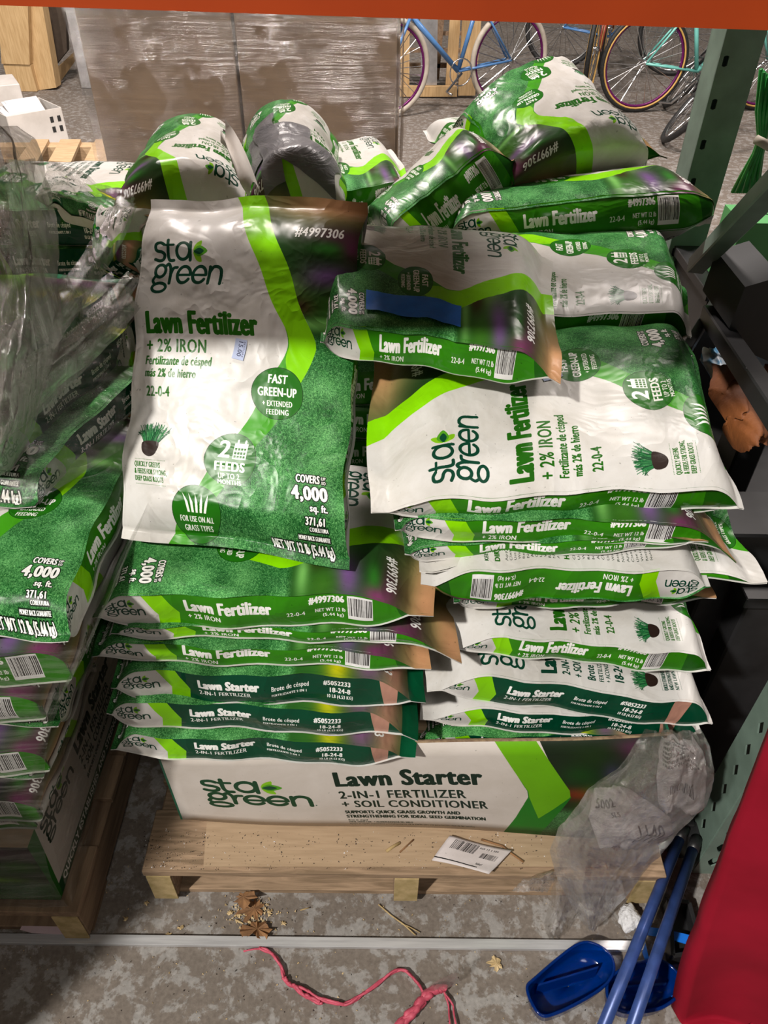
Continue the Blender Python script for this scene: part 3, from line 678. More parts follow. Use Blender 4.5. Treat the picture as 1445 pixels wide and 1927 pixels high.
# ---- right stack, from the bottom
stackbag('L', 790, 1225, 1394, 1382, .70, .030, 's', 'dark green starter bag at the bottom of the right stack, on the torn box edge', RS, 21, yb=1414)
stackbag('R', 795, 1330, 1336, 1362, .70, .040, 's', 'dark green starter bag second from the bottom of the right stack', RS, 22, yb=1384)
stackbag('R', 812, 1358, 1262, 1338, .675, .046, 's', 'starter bag of the right stack with its white front face up', RS, 23, yb=1345, tail=(0, 0, -.02))
stackbag('R', 850, 1354, 1192, 1242, .69, .040, 'f', 'lawn bag with white face up under the upside-down bag of the right stack', RS, 24, yb=1252, tail=(0, 0, -.01))
stackbag('L', 850, 1345, 1128, 1118, .72, .030, 'f', 'squashed green lawn bag hidden between the upside-down bag and the white face below it', RS, 25, yb=1146)
stackbag('D', 790, 1345, 1080, 1082, .675, .046, 'f', 'face-down green lawn bag in the right stack with its side lettering upside down', RS, 26, yb=1136)
stackbag('R', 785, 1442, 1062, 1088, .69, .018, 'f', 'thin white-faced lawn bag whose corner sticks out furthest right of the right stack', RS, 27, yb=1084, A=.004, st=.05, sb=.09)
stackbag('L', 755, 1330, 1035, 1012, .70, .026, 'f', 'green lawn bag fourth from the top of the right stack', RS, 28, yb=1050)
stackbag('L', 738, 1396, 982, 990, .70, .034, 'f', 'green lawn bag third from the top of the right stack, peach tail folded down', RS, 29, yb=1025, tail=(0, -.02, -.03))
stackbag('L', 730, 1400, 940, 930, .735, .034, 'f', 'green lawn bag directly under the large white-faced bag of the right stack', RS, 30, yb=978)
# ---- top right: large bag lying with its white face up
def facebag(px, th, kind, label, group, seed, **kw):
    return bag([P(x, y, z=z) if z is not None else P(x, y, Y=Yv) for (x, y, z, Yv) in px], th, kind, label, group, seed, **kw)
TOPG = 'loose bags piled on top of the stacks'
R0, fR0 = facebag([(692, 952, .935, None), (700, 640, 1.01, None), (1302, 598, 1.01, None), (1413, 925, .945, None)], .040, 'f', 'large lawn bag lying white face up on top of the right stack', TOPG, 31, bulge=.022, A=.0035, heel=(0, 0, -.012), nu=46, nv=80)
# ---- standing bag
ST, fST = facebag([(266, 352, None, 1.04), (684, 354, None, 1.04), (652, 1046, .85, None), (219, 986, .85, None)], .060, 'f', 'large lawn bag propped upright on the left stack, whole printed front visible', TOPG, 41, bulge=.016, A=.0035, st=.05, heel=(0, -.018, -.004), nu=50, nv=90)
def surf_patch(name, f, parent, mat, cu, cv, w, h, ang, off=.0012, n=8, m=None, W=.30, L=.48, thick=None):
    m = m or n; vs = []; uv = []
    for j in range(m):
        for i in range(n):
            a = (i/(n-1)-.5)*w; b = (j/(m-1)-.5)*h; x = a*math.cos(ang)-b*math.sin(ang); y = a*math.sin(ang)+b*math.cos(ang)
            vs.append((cu+x/W, cv+y/L)); uv.append((i/(n-1), 1-j/(m-1)))
    vs = np.array(vs); p = f(np.clip(vs[:, 0], 0, 1), np.clip(vs[:, 1], 0, 1), off)
    return mesh(name, p, grid_faces(n, m, True), mat, parent, np.array(uv))
stk = Art(5, 3, 60, (.66, .70, .82)); stk.text('15.00', .6, 2.0, 3.6, 1.1, (.25, .27, .38), .12); stk.text('RESTORE', .5, .8, 3.8, .5, (.3, .3, .4), .06); stk_m = printed('price_sticker_print', stk.image('price_sticker'), .5, .1, 0)
tag(surf_patch('price_sticker', fST, ST, stk_m, .50, .473, .028, .016, 1.75, n=5), 'pale blue price sticker')
tag(surf_patch('price_sticker', fR0, R0, stk_m, .62, .51, .028, .016, 1.3, n=5), 'pale blue price sticker')
# ---- middle: bag with blue tape, bag behind
B1, fB1 = facebag([(1045, 440, 1.10, None), (1064, 670, 1.085, None), (598, 606, 1.085, None), (590, 405, 1.11, None)], .050, 'f', 'lawn bag with a strip of bright blue tape right of the standing bag', TOPG, 51, bulge=.022, st=.07, tail=(0, 0, -.012), A=.005)
tp = surf_patch('blue_tape_strip', fB1, B1, blue_t, .87, .60, .036, .185, .05, off=.004, n=6, m=24); tag(tp, 'bright blue tape strip')
facebag([(735, 600, 1.03, None), (760, 425, 1.06, None), (1275, 425, 1.06, None), (1320, 592, 1.02, None)], .05, 'f', 'lawn bag with white face up, partly under the blue-taped bag', TOPG, 52, bulge=.015, heel=(0, 0, -.01))
# ---- long bag showing its side strip
a = P(838, 368, Y=1.24); b = P(1378, 318, Y=1.30)
n_ = Vector((0, math.cos(-.42), math.sin(-.42)))*.27
bag((b+n_+Vector((-.05, 0, .03)), b, a, a+n_), .11, 'f', 'long plump lawn bag lying crosswise at the upper right, pointed end to the right', TOPG, 53, bulge=.03, st=.03, sb=.03, puff=.03, tail=(.0, .06, -.05), A=.004)
# ---- bag under the topmost one
stackbag('L', 880, 1262, 306, 262, 1.40, .04, 'f', 'lawn bag squeezed between the topmost bag and the long crosswise bag', TOPG, 54, Yr=1.5, tail=(0, 0, -.01))
# ---- topmost bag, upside down print
bag((P(1258, 262, Y=1.42), P(985, 322, Y=1.29), P(862, 178, Y=1.52), P(1075, 84, Y=1.74)), .11, 'f', 'topmost plump lawn bag at the upper right, its lettering upside down', TOPG, 55, bulge=.035, puff=.035, st=.05, A=.008, tail=(.0, .08, -.05))
# ---- diagonal bag with its side strip to the viewer
bag((P(868, 196, Y=1.52), P(925, 215, Y=1.36), P(692, 392, Y=1.20), P(655, 400, Y=1.42)), .16, 'f', 'lawn bag leaning diagonally left of the topmost bag, green side strip facing the front', TOPG, 56, bulge=.02, puff=.03, st=.03, A=.005)
# ---- left rear bags
bag((P(470, 372, Y=1.24), P(198, 362, Y=1.20), P(280, 240, Y=1.48), P(450, 236, Y=1.52)), .08, 'f', 'lawn bag with upside-down print behind the standing bag, left of the duct-taped one', TOPG, 57, bulge=.04, puff=.02, A=.006, st=.10)
B9, fB9 = bag((P(652, 345, Y=1.28), P(468, 368, Y=1.26), P(452, 222, Y=1.50), P(618, 212, Y=1.54)), .10, 'f', 'plump lawn bag patched with grey duct tape behind the standing bag', TOPG, 58, bulge=.05, puff=.03, A=.006, st=.06)
tag(surf_patch('duct_tape', fB9, B9, duct, .62, .42, .20, .14, .1, off=.004, n=22, m=16), 'wide grey duct tape')
tag(surf_patch('duct_tape', fB9, B9, duct, .74, .40, .07, .30, -.06, off=.007, n=10, m=26), 'grey duct tape')
tag(surf_patch('duct_tape', fB9, B9, duct, .40, .22, .22, .10, .3, off=.006, n=18, m=12), 'grey duct tape')
# torn flap
fl_pts = [P(425, 234, Y=1.33), P(490, 268, Y=1.33), P(488, 350, Y=1.28), P(462, 352, Y=1.26), P(415, 268, Y=1.30)]
V = []; 
for i in range(10):
    for j in range(10):
        u, v = i/9, j/9; p = (fl_pts[4].lerp(fl_pts[3], v)).lerp(fl_pts[0].lerp(fl_pts[1], v*.3).lerp(fl_pts[2], v), u); p = p+Vector((0, -.03*math.sin(u*3.1)*math.sin(v*2.5), .012*math.sin(u*7+v*3))); V.append(p)
mesh('torn_flap', V, grid_faces(10, 10), whitecard, B9)
stackbag('L', 560, 790, 372, 335, 1.36, .07, 'f', 'lawn bag glimpsed between the duct-taped bag and the diagonal one', TOPG, 59, Yr=1.4)
# ---- rear stacks behind, seen in the gaps
REAR = 'bags stacked behind the front row'
ORD = ['', 'second from its top', 'third from its top', 'fourth from its top', 'fifth from its top', 'sixth from its top', 'seventh from its top', 'eighth from its top', 'ninth from its top', 'tenth from its top', 'eleventh from its top', 'twelfth from its top', 'third from its bottom', 'second from its bottom', 'at its bottom']
def rear(xl, xr, y, Y, n, kinds, th, seed0, labels):
    a = P(xl, y, Y=Y)
    for k in range(n):
        b_ = P(xr, y, Y=Y); z = a.z-k*(th+.003); aa = Vector((a.x+.006*math.sin(k*2), Y, z)); bb = Vector((b_.x+.01*math.sin(k*3), Y+.01*math.cos(k), z)); nn = Vector((0, WB, 0))
        bag((bb+nn, bb, aa, aa+nn), th, kinds[k % len(kinds)], labels[0] if k == 0 else labels[1]+', '+ORD[k], REAR, seed0+k, nu=16, nv=36, quiet=True)
rear(-115, 262, 396, 1.32, 15, 's', .062, 70, ['top dark green starter bag of the left rear pile', 'starter bag in the shaded left rear pile'])
rear(500, 1010, 700, 1.03, 12, 'f', .062, 90, ['lawn bag deep in the shaded gap right of the standing bag, topmost there', 'lawn bag in the shaded middle rear pile'])
rear(262, 480, 500, 1.10, 12, 'f', .064, 110, ['top lawn bag of the pile hidden behind the standing bag', 'lawn bag in the pile behind the standing bag'])
rear(800, 1250, 505, 1.34, 15, 'f', .062, 130, ['top lawn bag of the pile under the long crosswise bag', 'lawn bag in the pile under the long crosswise bag'])
# white crumpled bag ends near the left rear
bag((P(95, 318, Y=1.50), P(250, 385, Y=1.30), P(190, 400, Y=1.26), P(60, 372, Y=1.36)), .035, 's', 'crumpled starter bag with pale back lying on the left rear pile', REAR, 150, A=.008, bulge=.01)
bag((P(262, 380, Y=1.20), P(238, 490, Y=1.14), P(172, 500, Y=1.15), P(178, 385, Y=1.24)), .05, 's', 'crumpled white bag end poking out left of the standing bag', REAR, 151, A=.008, bulge=.01)
bag((P(236, 590, Y=1.10), P(275, 745, Y=1.04), P(200, 735, Y=1.02), P(205, 605, Y=1.10)), .04, 's', 'crumpled white bag tail hanging beside the standing bag under the film', REAR, 152, A=.008, bulge=.01)
# ------------------------------------------------------------------ printed box on the pallet
bxa = Art(92, 24, 22, (.80, .77, .74))
ga = grass_tex(bxa.h, bxa.w, 9, .7)*.75
sc = blobs(bxa.h, bxa.w, (.09, .14, .08), [(.83, .48, .05, .07, (.55, .14, .08)), (.96, .36, .05, .14, (.20, .42, .10)), (.90, .62, .07, .08, (.42, .62, .12)), (.88, .45, .05, .08, (.22, .45, .12)), (.93, .10, .04, .1, (.35, .18, .3)), (.86, .15, .05, .1, (.12, .2, .08)), (1.0, .12, .05, .1, (.25, .15, .2)), (.83, .3, .04, .1, (.1, .25, .08)), (.89, .3, .02, .1, (.22, .22, .3))])
m = bxa.poly([(62, -.1), (69.8, -.1), (72.7, 10), (72.7, 12), (63.7, 24.1), (92.1, 24.1), (92.1, -.1)]); Yv = np.linspace(0, 1, bxa.h)[:, None, None]; tt = np.clip((Yv-.62)/.08, 0, 1); sc = sc*(1-tt)+ga*tt; bxa.a[m] = sc[m]
bxa.put(bxa.poly(smoothpoly([(60.9, 24.2), (64.0, 17.5), (66.5, 12), (74.2, 12.3), (70.7, 18), (67.2, 24.2)], 1)), (.10, .45, .10))
bxa.put(bxa.poly([(62.3, -.1), (66.3, 10.6), (66.3, 12.3), (63.5, 18.6), (60.7, 24.1), (65.9, 24.1), (68.3, 18.8), (73.9, 12.2), (73.9, 10.6), (68.8, -.1)]), (.10, .45, .10))
bxa.put(bxa.poly([(62.0, -.1), (66.6, 11), (66.6, 12.5), (67.7, 18.5), (74.0, 12.3), (74.0, 10.7), (69.2, -.1)]), (.40, .66, .04))
bxa.put(bxa.poly([(55, -.1), (62.0, -.1), (66.4, 10.8), (66.4, 12.4), (60.7, 24.1), (55.0, 24.1)]), (.80, .77, .74))
K = (.05, .15, .10)
bxa.logo(6.2, 7.2, 20.5, 10.4, (.06, .25, .15))
bxa.text('Lawn Starter', 31.6, 9.6, 27.2, 4.0, K, .95)
bxa.text('2-IN-1 FERTILIZER', 31.8, 13.2, 23.4, 2.3, K, .35); bxa.text('+ SOIL CONDITIONER', 31.8, 16.2, 27, 2.3, K, .35)
bxa.text('SUPPORTS QUICK GRASS GROWTH AND', 31.9, 18.5, 21.5, 1.15, K, .3); bxa.text('STRENGTHENING FOR IDEAL SEED GERMINATION', 31.9, 20.2, 26, 1.15, K, .3)
bxa.text('Brote de césped', 32, 21.4, 3.6, .55, K, .1); bxa.text('FERTILIZANTE 2 EN 1 + ACONDICIONADOR DEL SUELO', 32, 22.2, 12, .5, K, .1); bxa.text('Apoyo al rápido crecimiento y fortalecimiento de la hierba para una germinación ideal de las semillas', 32, 23.0, 23.5, .5, K, .06)
box_m = printed('box_print', bxa.image('box_print'), .55, .2, 0)
bt = thing('display_box', 'white printed cardboard tray box under the two bag stacks, standing on the pallet', 'box', P(780, 1560, z=PZ))
zb = PZ+.006
fA, fB = P(344, 1542, z=zb), P(1262, 1580, z=zb); fC, fD = P(1262, 1382, Y=fB.y), P(300, 1424, Y=fA.y)
n = 40; V = []; uv = []
for j in range(9):
    for i in range(n):
        u, v = i/(n-1), j/8; p = fA.lerp(fB, u).lerp(fD.lerp(fC, u), v)+Vector((0, -.010*math.sin(v*math.pi)*math.sin(u*math.pi)-.004*math.sin(u*9), .006*math.sin(u*math.pi*1.3)*v*0)); V.append(p); uv.append((u, v))
o = mesh('front_wall', V, grid_faces(n, 9), box_m, bt, np.array(uv)); md = o.modifiers.new('card', 'SOLIDIFY'); md.thickness = .004; md.offset = -1
top = [Vector(V[8*n+i])+Vector((0, .002, .0015)) for i in range(n)]; MB().tube(top, .0028, 5).build('corrugated_edge', flute, bt)
dep = Vector((0, .33, 0)); up_l = fD-fA; up_r = fC-fB
sidem = simple('box_side_print', (.01, .12, .06), (.01, .09, .05), .5, 8, bmp=0)
def wall(a, b, c, d, nm, mt): 
    o = mesh(nm, [a, b, c, d], [(0, 1, 2, 3)], mt, bt, smooth=False); md = o.modifiers.new('card', 'SOLIDIFY'); md.thickness = .004; return o
wall(fA, fA+dep, fA+dep+up_l*.97, fD, 'side_wall', sidem); wall(fB, fB+dep, fB+dep+up_r*.97, fC, 'side_wall', sidem)
wall(fA+dep, fB+dep, fB+dep+up_r*.9, fA+dep+up_l*.9, 'back_wall', card); wall(fA, fB, fB+dep, fA+dep, 'base', card)
MB().box((fA.lerp(fB,.5)+Vector((0, .17, (P(700, 1437, Y=.655).z-zb-.01)/2))), ((fB-fA).length-.06, .26, P(700, 1437, Y=.655).z-zb-.012)).build('inner_tray', card, bt)
# ------------------------------------------------------------------ left wrapped pile
A0 = P(112, 1690, z=.14); ax, ay = A0.x, A0.y
flp = P(140, 1735, z=0); fr2 = Vector((ax+.035, ay-.02, 0)); fl2 = fr2-Vector((1.0, 0, 0))
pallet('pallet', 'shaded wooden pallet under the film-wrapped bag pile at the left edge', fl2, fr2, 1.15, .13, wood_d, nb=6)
sb = Art(60, 18, 22, (.78, .76, .74)); sb.put(sb.poly([(0, 15.2), (60, 15.2), (60, 18), (0, 18)]), (.02, .28, .14)); sb.put(sb.poly([(0, 0), (3, 0), (1.2, 18), (0, 18)]), (.1, .4, .1))
sb.text('QUICKLY ESTABLISHES AND STRENGTHENS NEW LAWNS', 3, 17.3, 50, 1.6, WT, .3); sb.logo(4, 1.2, 13, 6.4, (.04, .16, .10)); sb.text('Lawn Starter', 19.5, 5.8, 20, 3.8, (.04, .12, .08), .9)
sb.text('2-IN-1 FERTILIZER', 19.5, 8.6, 17, 2, (.08, .15, .12), .3); sb.text('+ SOIL CONDITIONER', 19.5, 11.2, 19, 2, (.08, .15, .12), .3); sb.text('SUPPORTS QUICK GRASS GROWTH AND STRENGTHENING', 19.5, 13.2, 26, 1.0, (.08, .15, .12), .25)
side_m = printed('side_box_print', sb.image('side_box_print'), .5, .2, 0)
b2 = thing('display_box', 'white printed cardboard box at the bottom of the film-wrapped left pile', 'box', (ax-.45, ay+.4, .131))
def quadp(a, b, c, d, nm, mt, par, uv=((0, 0), (1, 0), (1, 1), (0, 1))):
    return mesh(nm, [Vector(a), Vector(b), Vector(c), Vector(d)], [(0, 1, 2, 3)], mt, par, np.array(uv), smooth=False)
hb = .33
quadp((ax, ay, .132), (ax, ay+.62, .132), (ax, ay+.62, hb), (ax, ay, hb), 'side_wall', side_m, b2)
quadp((ax-.92, ay, .132), (ax, ay, .132), (ax, ay, hb), (ax-.92, ay, hb), 'front_wall', box_m, b2)
quadp((ax-.92, ay, hb), (ax, ay, hb), (ax, ay+.62, hb), (ax-.92, ay+.62, hb), 'top', card, b2)
quadp((ax, ay+.62, .132), (ax-.92, ay+.62, .132), (ax-.92, ay+.62, hb), (ax, ay+.62, hb), 'back_wall', card, b2)
WP = 'bags in the film-wrapped left pile'
seed = 200; z = .33; order = ['L', 'L', 'Y', 'L', 'Y', 'L', 'L', 'Y']; names = ['lowest', 'second from the bottom', 'third from the bottom', 'fourth from the bottom', 'fifth from the bottom', 'sixth from the bottom', 'second from the top', 'topmost flat']
tz = .066
for k, ty in enumerate(order):
    z += tz; j = .012*math.sin(k*2.3); x1 = ax+.19*(k+1)/8+j; y0 = ay+.012+.008*math.cos(k*3)
    sh_ = names[k]+' lawn bag of the film-wrapped pile, '+('barcode end at its corner' if ty == 'L' else 'long side toward the gap')
    if ty == 'L': bag(((x1+.045, y0+WB, z), (x1+.045, y0, z), (x1-.435, y0, z), (x1-.435, y0+WB, z)), tz*.93, 'f', sh_, WP, seed+k, nu=26, nv=46, quiet=True, st=.06, tail=(-.075, .02, -.025))
    else: bag(((x1-WB, y0+.49, z), (x1, y0+.49, z), (x1, y0+.01, z), (x1-WB, y0+.01, z)), tz*.93, 'f', sh_, WP, seed+k, nu=26, nv=50, quiet=True, st=.05)
zt_ = z
for k in range(3):
    z += .05; x1 = ax+.19-.07-.035*k
    bag(((x1-WB, ay+.66, z), (x1+.10, ay+.66, z), (x1-.02, ay+.20, z), (x1-WB-.12, ay+.20, z)), .048, 's', 'dark green starter bag on top of the film-wrapped left pile, '+['lower one of three', 'middle one of three', 'upper one of three'][k], WP, seed+20+k, nu=22, nv=40, quiet=True)
def sheet(name, fn, nu, nv, mat, parent, seed, amp=.01, nrm=(0, -1, .2), k0=9, k1=60, uv=False):
    us, vs = np.meshgrid(np.linspace(0, 1, nu), np.linspace(0, 1, nv)); V = np.array([tuple(fn(u, v)) for u, v in zip(us.ravel(), vs.ravel())])
    c = crump(us.ravel()*.4, vs.ravel()*.4, seed, 14, k0, k1, .8)*amp; V = V+np.array(Vector(nrm).normalized())*c[:, None]
    return mesh(name, V, grid_faces(nu, nv), mat, parent, np.stack([us.ravel(), vs.ravel()], 1) if uv else None)
sw = thing('stretch_wrap', 'clear stretch film wound around the bag pile at the left edge', 'plastic film', (ax-.2, ay-.02, .15))
sheet('film_sheet', lambda u, v: Vector((ax-.6+.62*u+.21*v*v, ay-.02-.01*math.sin(v*9)+.03*max(0, u-.9)*8*.2, .14+.72*v)), 50, 50, film_d, sw, 1, .006)
sheet('film_sheet', lambda u, v: Vector((ax+.026+.21*v*v+.012*math.sin(v*8), ay-.01+.62*u, .14+.74*v)), 50, 50, film_d, sw, 2, .006, (1, 0, 0))
sheet('film_sheet', lambda u, v: P(-40, 1010, Y=.72).lerp(P(225, 850, Y=.80), u).lerp(P(-40, 760, Y=.84).lerp(P(250, 600, Y=.92), u), v), 50, 40, film_d, sw, 3, .012)
def poly_sheet(rows, nu, nv, bulge=0., bdir=(0, -1, 0)):
    """rows: (py, px_left, px_right, Y)"""
    ys = [r[0] for r in rows]
    def fn(u, v):
        y = ys[0]+(ys[-1]-ys[0])*v; l = np.interp(y, ys, [r[1] for r in rows]); r_ = np.interp(y, ys, [r[2] for r in rows]); Y = np.interp(y, ys, [r[3] for r in rows])
        return P(l+(r_-l)*u, y, Y=Y-bulge*math.sin(u*math.pi))
    return fn
sheet('film_bunch', poly_sheet([(238, -60, 30, 1.02), (262, -60, 62, 1.0), (330, -60, 84, .96), (430, -60, 98, .92), (560, -60, 108, .86), (660, -60, 105, .82), (820, -60, 60, .78), (900, -60, 10, .76)], 60, 70, .10), 70, 90, film_g, sw, 4, .016, k0=20, k1=160)
sheet('film_bunch', poly_sheet([(300, -60, 60, .95), (420, -60, 80, .90), (600, -60, 70, .84), (760, -60, 30, .8)], 60, 70, .10), 60, 80, film_v, sw, 5, .016, k0=20, k1=160)
def band(pts, w0, w1, Y0, Y1, n=60, m=14, amp=.01, seed=1, mat=film_g, name='film_band', par=None, curl=.02):
    P_ = smoothpoly(pts, 10, False)
    def fn(u, v):
        i = u*(len(P_)-1); a = int(min(i, len(P_)-2)); q = P_[a]*(1-(i-a))+P_[a+1]*(i-a); d = P_[a+1]-P_[a]; d = d/np.linalg.norm(d); wv = w0+(w1-w0)*u
        x, y = q[0]-d[1]*(v-.5)*wv, q[1]+d[0]*(v-.5)*wv
        return P(x, y, Y=Y0+(Y1-Y0)*u-curl*math.sin(v*math.pi))
    return sheet(name, fn, n, m, mat, par or sw, seed, amp, k0=20, k1=140)
band([(-60, 810), (60, 730), (160, 650), (252, 566)], 120, 36, .74, .93, amp=.008, seed=6)
band([(-60, 760), (80, 690), (180, 610), (250, 520)], 70, 30, .76, .95, amp=.008, seed=7, mat=film_v)
band([(70, 640), (130, 560), (190, 470), (240, 380)], 70, 40, .80, 1.05, amp=.01, seed=8, mat=film_v)
band([(80, 335), (140, 350), (200, 375), (250, 372)], 70, 30, 1.08, 1.15, amp=.012, seed=9, mat=film_v)
band([(80, 560), (150, 610), (235, 540)], 120, 80, .88, 1.0, amp=.010, seed=10, mat=film_v)
# torn pink paper at the pallet foot
pts = [P(x, y, z=.014) for x, y in ((34, 1705), (52, 1702), (66, 1725), (110, 1738), (150, 1752), (146, 1760), (60, 1756), (38, 1750), (44, 1738))]
tag(MB().prism(pts, (0, 0, .0015)).build('torn_paper', pinkp), 'torn piece of pale pink paper against the left pallet on the floor', 'paper')
# ------------------------------------------------------------------ floor strip, twine, debris
a, b = P(-80, 1768, z=.009), P(1215, 1780, z=.009); b.y = a.y = (a.y+b.y)/2+.0; a.z = b.z = .006
a = P(-80, 1766, z=.006); b = P(1215, 1781, z=.006)
tag(MB().bar(a, b, .017, .010).build('metal_strip', galv), 'long thin galvanised metal strip lying across the floor in front of the pallet', 'metal strip')
def ribbon(name, pts, z, r, mat, parent=None, strands=3, flat=1.):
    mb = MB(); P_ = smoothpoly(pts, 8, False); rr = random.Random(len(pts))
    for s_ in range(strands):
        o = [rr.uniform(-1, 1)*r*.9, rr.uniform(-1, 1)*r*.9]; k = rr.uniform(.2, .6)
        mb.tube([P(p[0], p[1], z=z)+Vector((o[0]*math.cos(i*k), o[1]*math.sin(i*k), .003*math.sin(i*k+s_)+.003)) for i, p in enumerate(P_)], [r*(.85+.12*math.sin(i*1.7+s_)) for i in range(len(P_))], 6)
    return mb.build(name, mat, parent, smooth=True)
tw = thing('plastic_twine', 'frayed pink plastic twine lying in curves on the front floor', 'twine', P(680, 1880, z=0))
ribbon('strand', [(490, 1786), (512, 1795), (530, 1822), (540, 1848), (575, 1865), (610, 1882), (650, 1890), (690, 1868), (735, 1832), (765, 1830), (785, 1850), (798, 1875)], .004, .0028, twine, tw, 3)
ribbon('strand', [(535, 1842), (545, 1852), (560, 1862), (580, 1878), (605, 1888)], .005, .0032, twine, tw, 3)
ribbon('frayed_end', [(460, 1792), (490, 1787), (505, 1792)], .003, .0015, twine, tw, 3)
ribbon('strand', [(835, 1862), (812, 1868), (790, 1890), (765, 1918), (735, 1950)], .008, .0065, twine, tw, 4)
ribbon('strand', [(836, 1868), (850, 1890), (855, 1910), (862, 1950)], .004, .002, twine, tw, 2)
ribbon('strand', [(836, 1868), (842, 1890), (846, 1915), (848, 1950)], .004, .0018, twine, tw, 2)
band([(796, 1880), (830, 1855), (862, 1840)], 22, 20, .45, .46, 12, 5, .002, 31, film_v, 'clear_tag', tw, 0)
def leaf(name, label, px, py, z, size, rot, mat, lobes=3, cat='leaf', group=None, curl=.3):
    c = P(px, py, z=z); rr = random.Random(int(px*7+py)); pts = []
    n = lobes*6
    for i in range(n):
        t = 2*math.pi*i/n; r = size*(.35+.75*rr.random())*(1-.35*math.cos(t)); pts.append((r*math.cos(t+rot), r*math.sin(t+rot)*.75))
    v = [c+Vector((0, 0, .006))]+[c+Vector((x, y, .002+curl*size*abs(math.sin(i*1.3))*.6)) for i, (x, y) in enumerate(pts)]
    f = [(0, i+1, (i+1) % n+1) for i in range(n)]
    o = mesh(name, v, f, mat, smooth=False); md = o.modifiers.new('t', 'SOLIDIFY'); md.thickness = .0008
    return tag(o, label, cat, group)
leaf('dry_leaf', 'brown crumpled dry leaf at the front pallet edge', 480, 1712, 0, .030, .4, leafm, 5, group='dry leaves on the floor')
leaf('dry_leaf', 'dark curled leaf tuft touching the metal strip', 485, 1750, 0, .030, 1.4, leafm, 4, group='dry leaves on the floor', curl=.8)
leaf('dry_leaf', 'small tan dry leaf on the front floor right of the twine', 934, 1815, 0, .017, .2, chip, 4, group='dry leaves on the floor')
leaf('dry_leaf', 'reddish brown leaf scrap leaning on the lower board of the pallet', 458, 1690, .02, .022, 2.4, leafm, 3, group='dry leaves on the floor')
for i, (x, y) in enumerate([(435, 1718), (452, 1722), (446, 1733), (533, 1738), (315, 1760), (340, 1748), (238, 1730), (470, 1735), (506, 1716), (275, 1700)]):
    leaf('wood_chip', 'pale wood chip on the floor, '+['left of the brown leaf', 'just under the brown leaf', 'below the chip pair', 'alone right of the leaves', 'beside the strip at left', 'above the strip at left', 'alone in the light left of the pallet', 'touching the leaf tuft', 'right of the brown leaf', 'beside the pallet corner'][i], x, y, 0, .007, i, chip, 3, 'wood chip', 'wood chips in front of the pallet', .2)
def stem(label, pts, z, r=.0014, cat='twig', mat=twig):
    t = tag(MB().tube([P(x, y, z=z) for x, y in pts], r, 6).build('straw' if mat is twig else 'twig', mat, smooth=True), label, cat, 'dry stems and twigs')
    return t
stem('long straw stem on the floor below the middle pallet block', [(712, 1702), (735, 1722), (760, 1740), (782, 1760)], .004)
stem('straw stem splitting off near the metal strip', [(755, 1738), (770, 1744), (790, 1755)], .004, .001)
stem('dark twig lying on the cardboard sheet', [(752, 1604), (765, 1592), (778, 1580)], PZ+.006, .0015, mat=leafm)
stem('small feathery straw head on the cardboard sheet', [(727, 1602), (738, 1594), (752, 1586)], PZ+.006, .003)
stem('bent dark twig behind the barcode label', [(905, 1580), (945, 1592), (962, 1606), (985, 1622)], PZ+.008, .002, mat=leafm)
stem('short straw stub on the floor under the pallet edge', [(565, 1713), (582, 1708)], .004, .0012)
def crumbs(name, label, cat, n, boxf, smin, smax, mat, seed):
    rr = random.Random(seed); mb = MB()
    for _ in range(n):
        p = boxf(rr); s_ = rr.uniform(smin, smax); a = [Vector((rr.uniform(-1, 1), rr.uniform(-1, 1), rr.uniform(-.3, .8)))*s_ for _ in range(4)]
        mb.add([p+v+Vector((0, 0, s_*.4)) for v in a], [(0, 1, 2), (0, 3, 1), (0, 2, 3), (1, 3, 2)])
    return tag(mb.build(name, mat), label, cat, kind='stuff')
crumbs('floor_crumbs', 'tiny pale crumbs and chips scattered over the concrete floor', 'debris', 420, lambda r: Vector((r.uniform(-.7, .6), r.uniform(.28, .68), 0)), .0008, .0026, chip, 1)
crumbs('floor_dirt', 'tiny dark dirt specks scattered over the concrete floor', 'debris', 500, lambda r: Vector((r.uniform(-.7, .6), r.uniform(.25, .68), 0)), .0008, .0024, dirt, 2)
crumbs('pallet_dirt', 'dark granules spilled on the pallet boards and cardboard sheet', 'debris', 700, lambda r: P(270+r.random()**1.3*760, r.uniform(1565, 1637), z=PZ+.004), .0006, .0022, dirt, 3)
crumbs('pallet_crumbs', 'pale granules spilled on the pallet boards', 'debris', 180, lambda r: P(r.uniform(270, 1030), r.uniform(1560, 1637), z=PZ+.004), .0006, .002, foam, 4)
crumbs('leaf_litter', 'heap of crumbly leaf litter under the pallet edge', 'debris', 260, lambda r: P(r.gauss(475, 26), r.gauss(1722, 16), z=.001), .001, .004, chip, 5)
# barcode label
la = Art(12, 7, 40, (.80, .77, .77)); barcode(la, 1.2, .3, 5.5, 3.4, 5, box=False); barcode(la, 7.5, 2.2, 3.6, 1.8, 6, box=False); la.put(la.poly([(0, 5.9), (9, 6.1), (9, 6.35), (0, 6.15)]), (.1, .1, .1)); la.text('REF 13 1 504', 6.6, 1.4, 3.6, .5, (.2, .2, .2), .08); la.text('lobel', 8.2, 5.6, 1.2, .6, (.2, .2, .2), .1)
lam = printed('label_print', la.image('label_print'), .6, .2, 0)
c4 = [P(846, 1576, z=PZ+.006), P(962, 1604, z=PZ+.006), P(918, 1652, z=PZ+.006), P(812, 1620, z=PZ+.006)]
o = sheet('paper_label', lambda u, v: c4[3].lerp(c4[2], u).lerp(c4[0].lerp(c4[1], u), v)+Vector((0, 0, .012*u*u+.006*math.sin(u*3+v*2)+.004)), 16, 12, lam, None, 12, .0015, (0, 0, 1), uv=True)
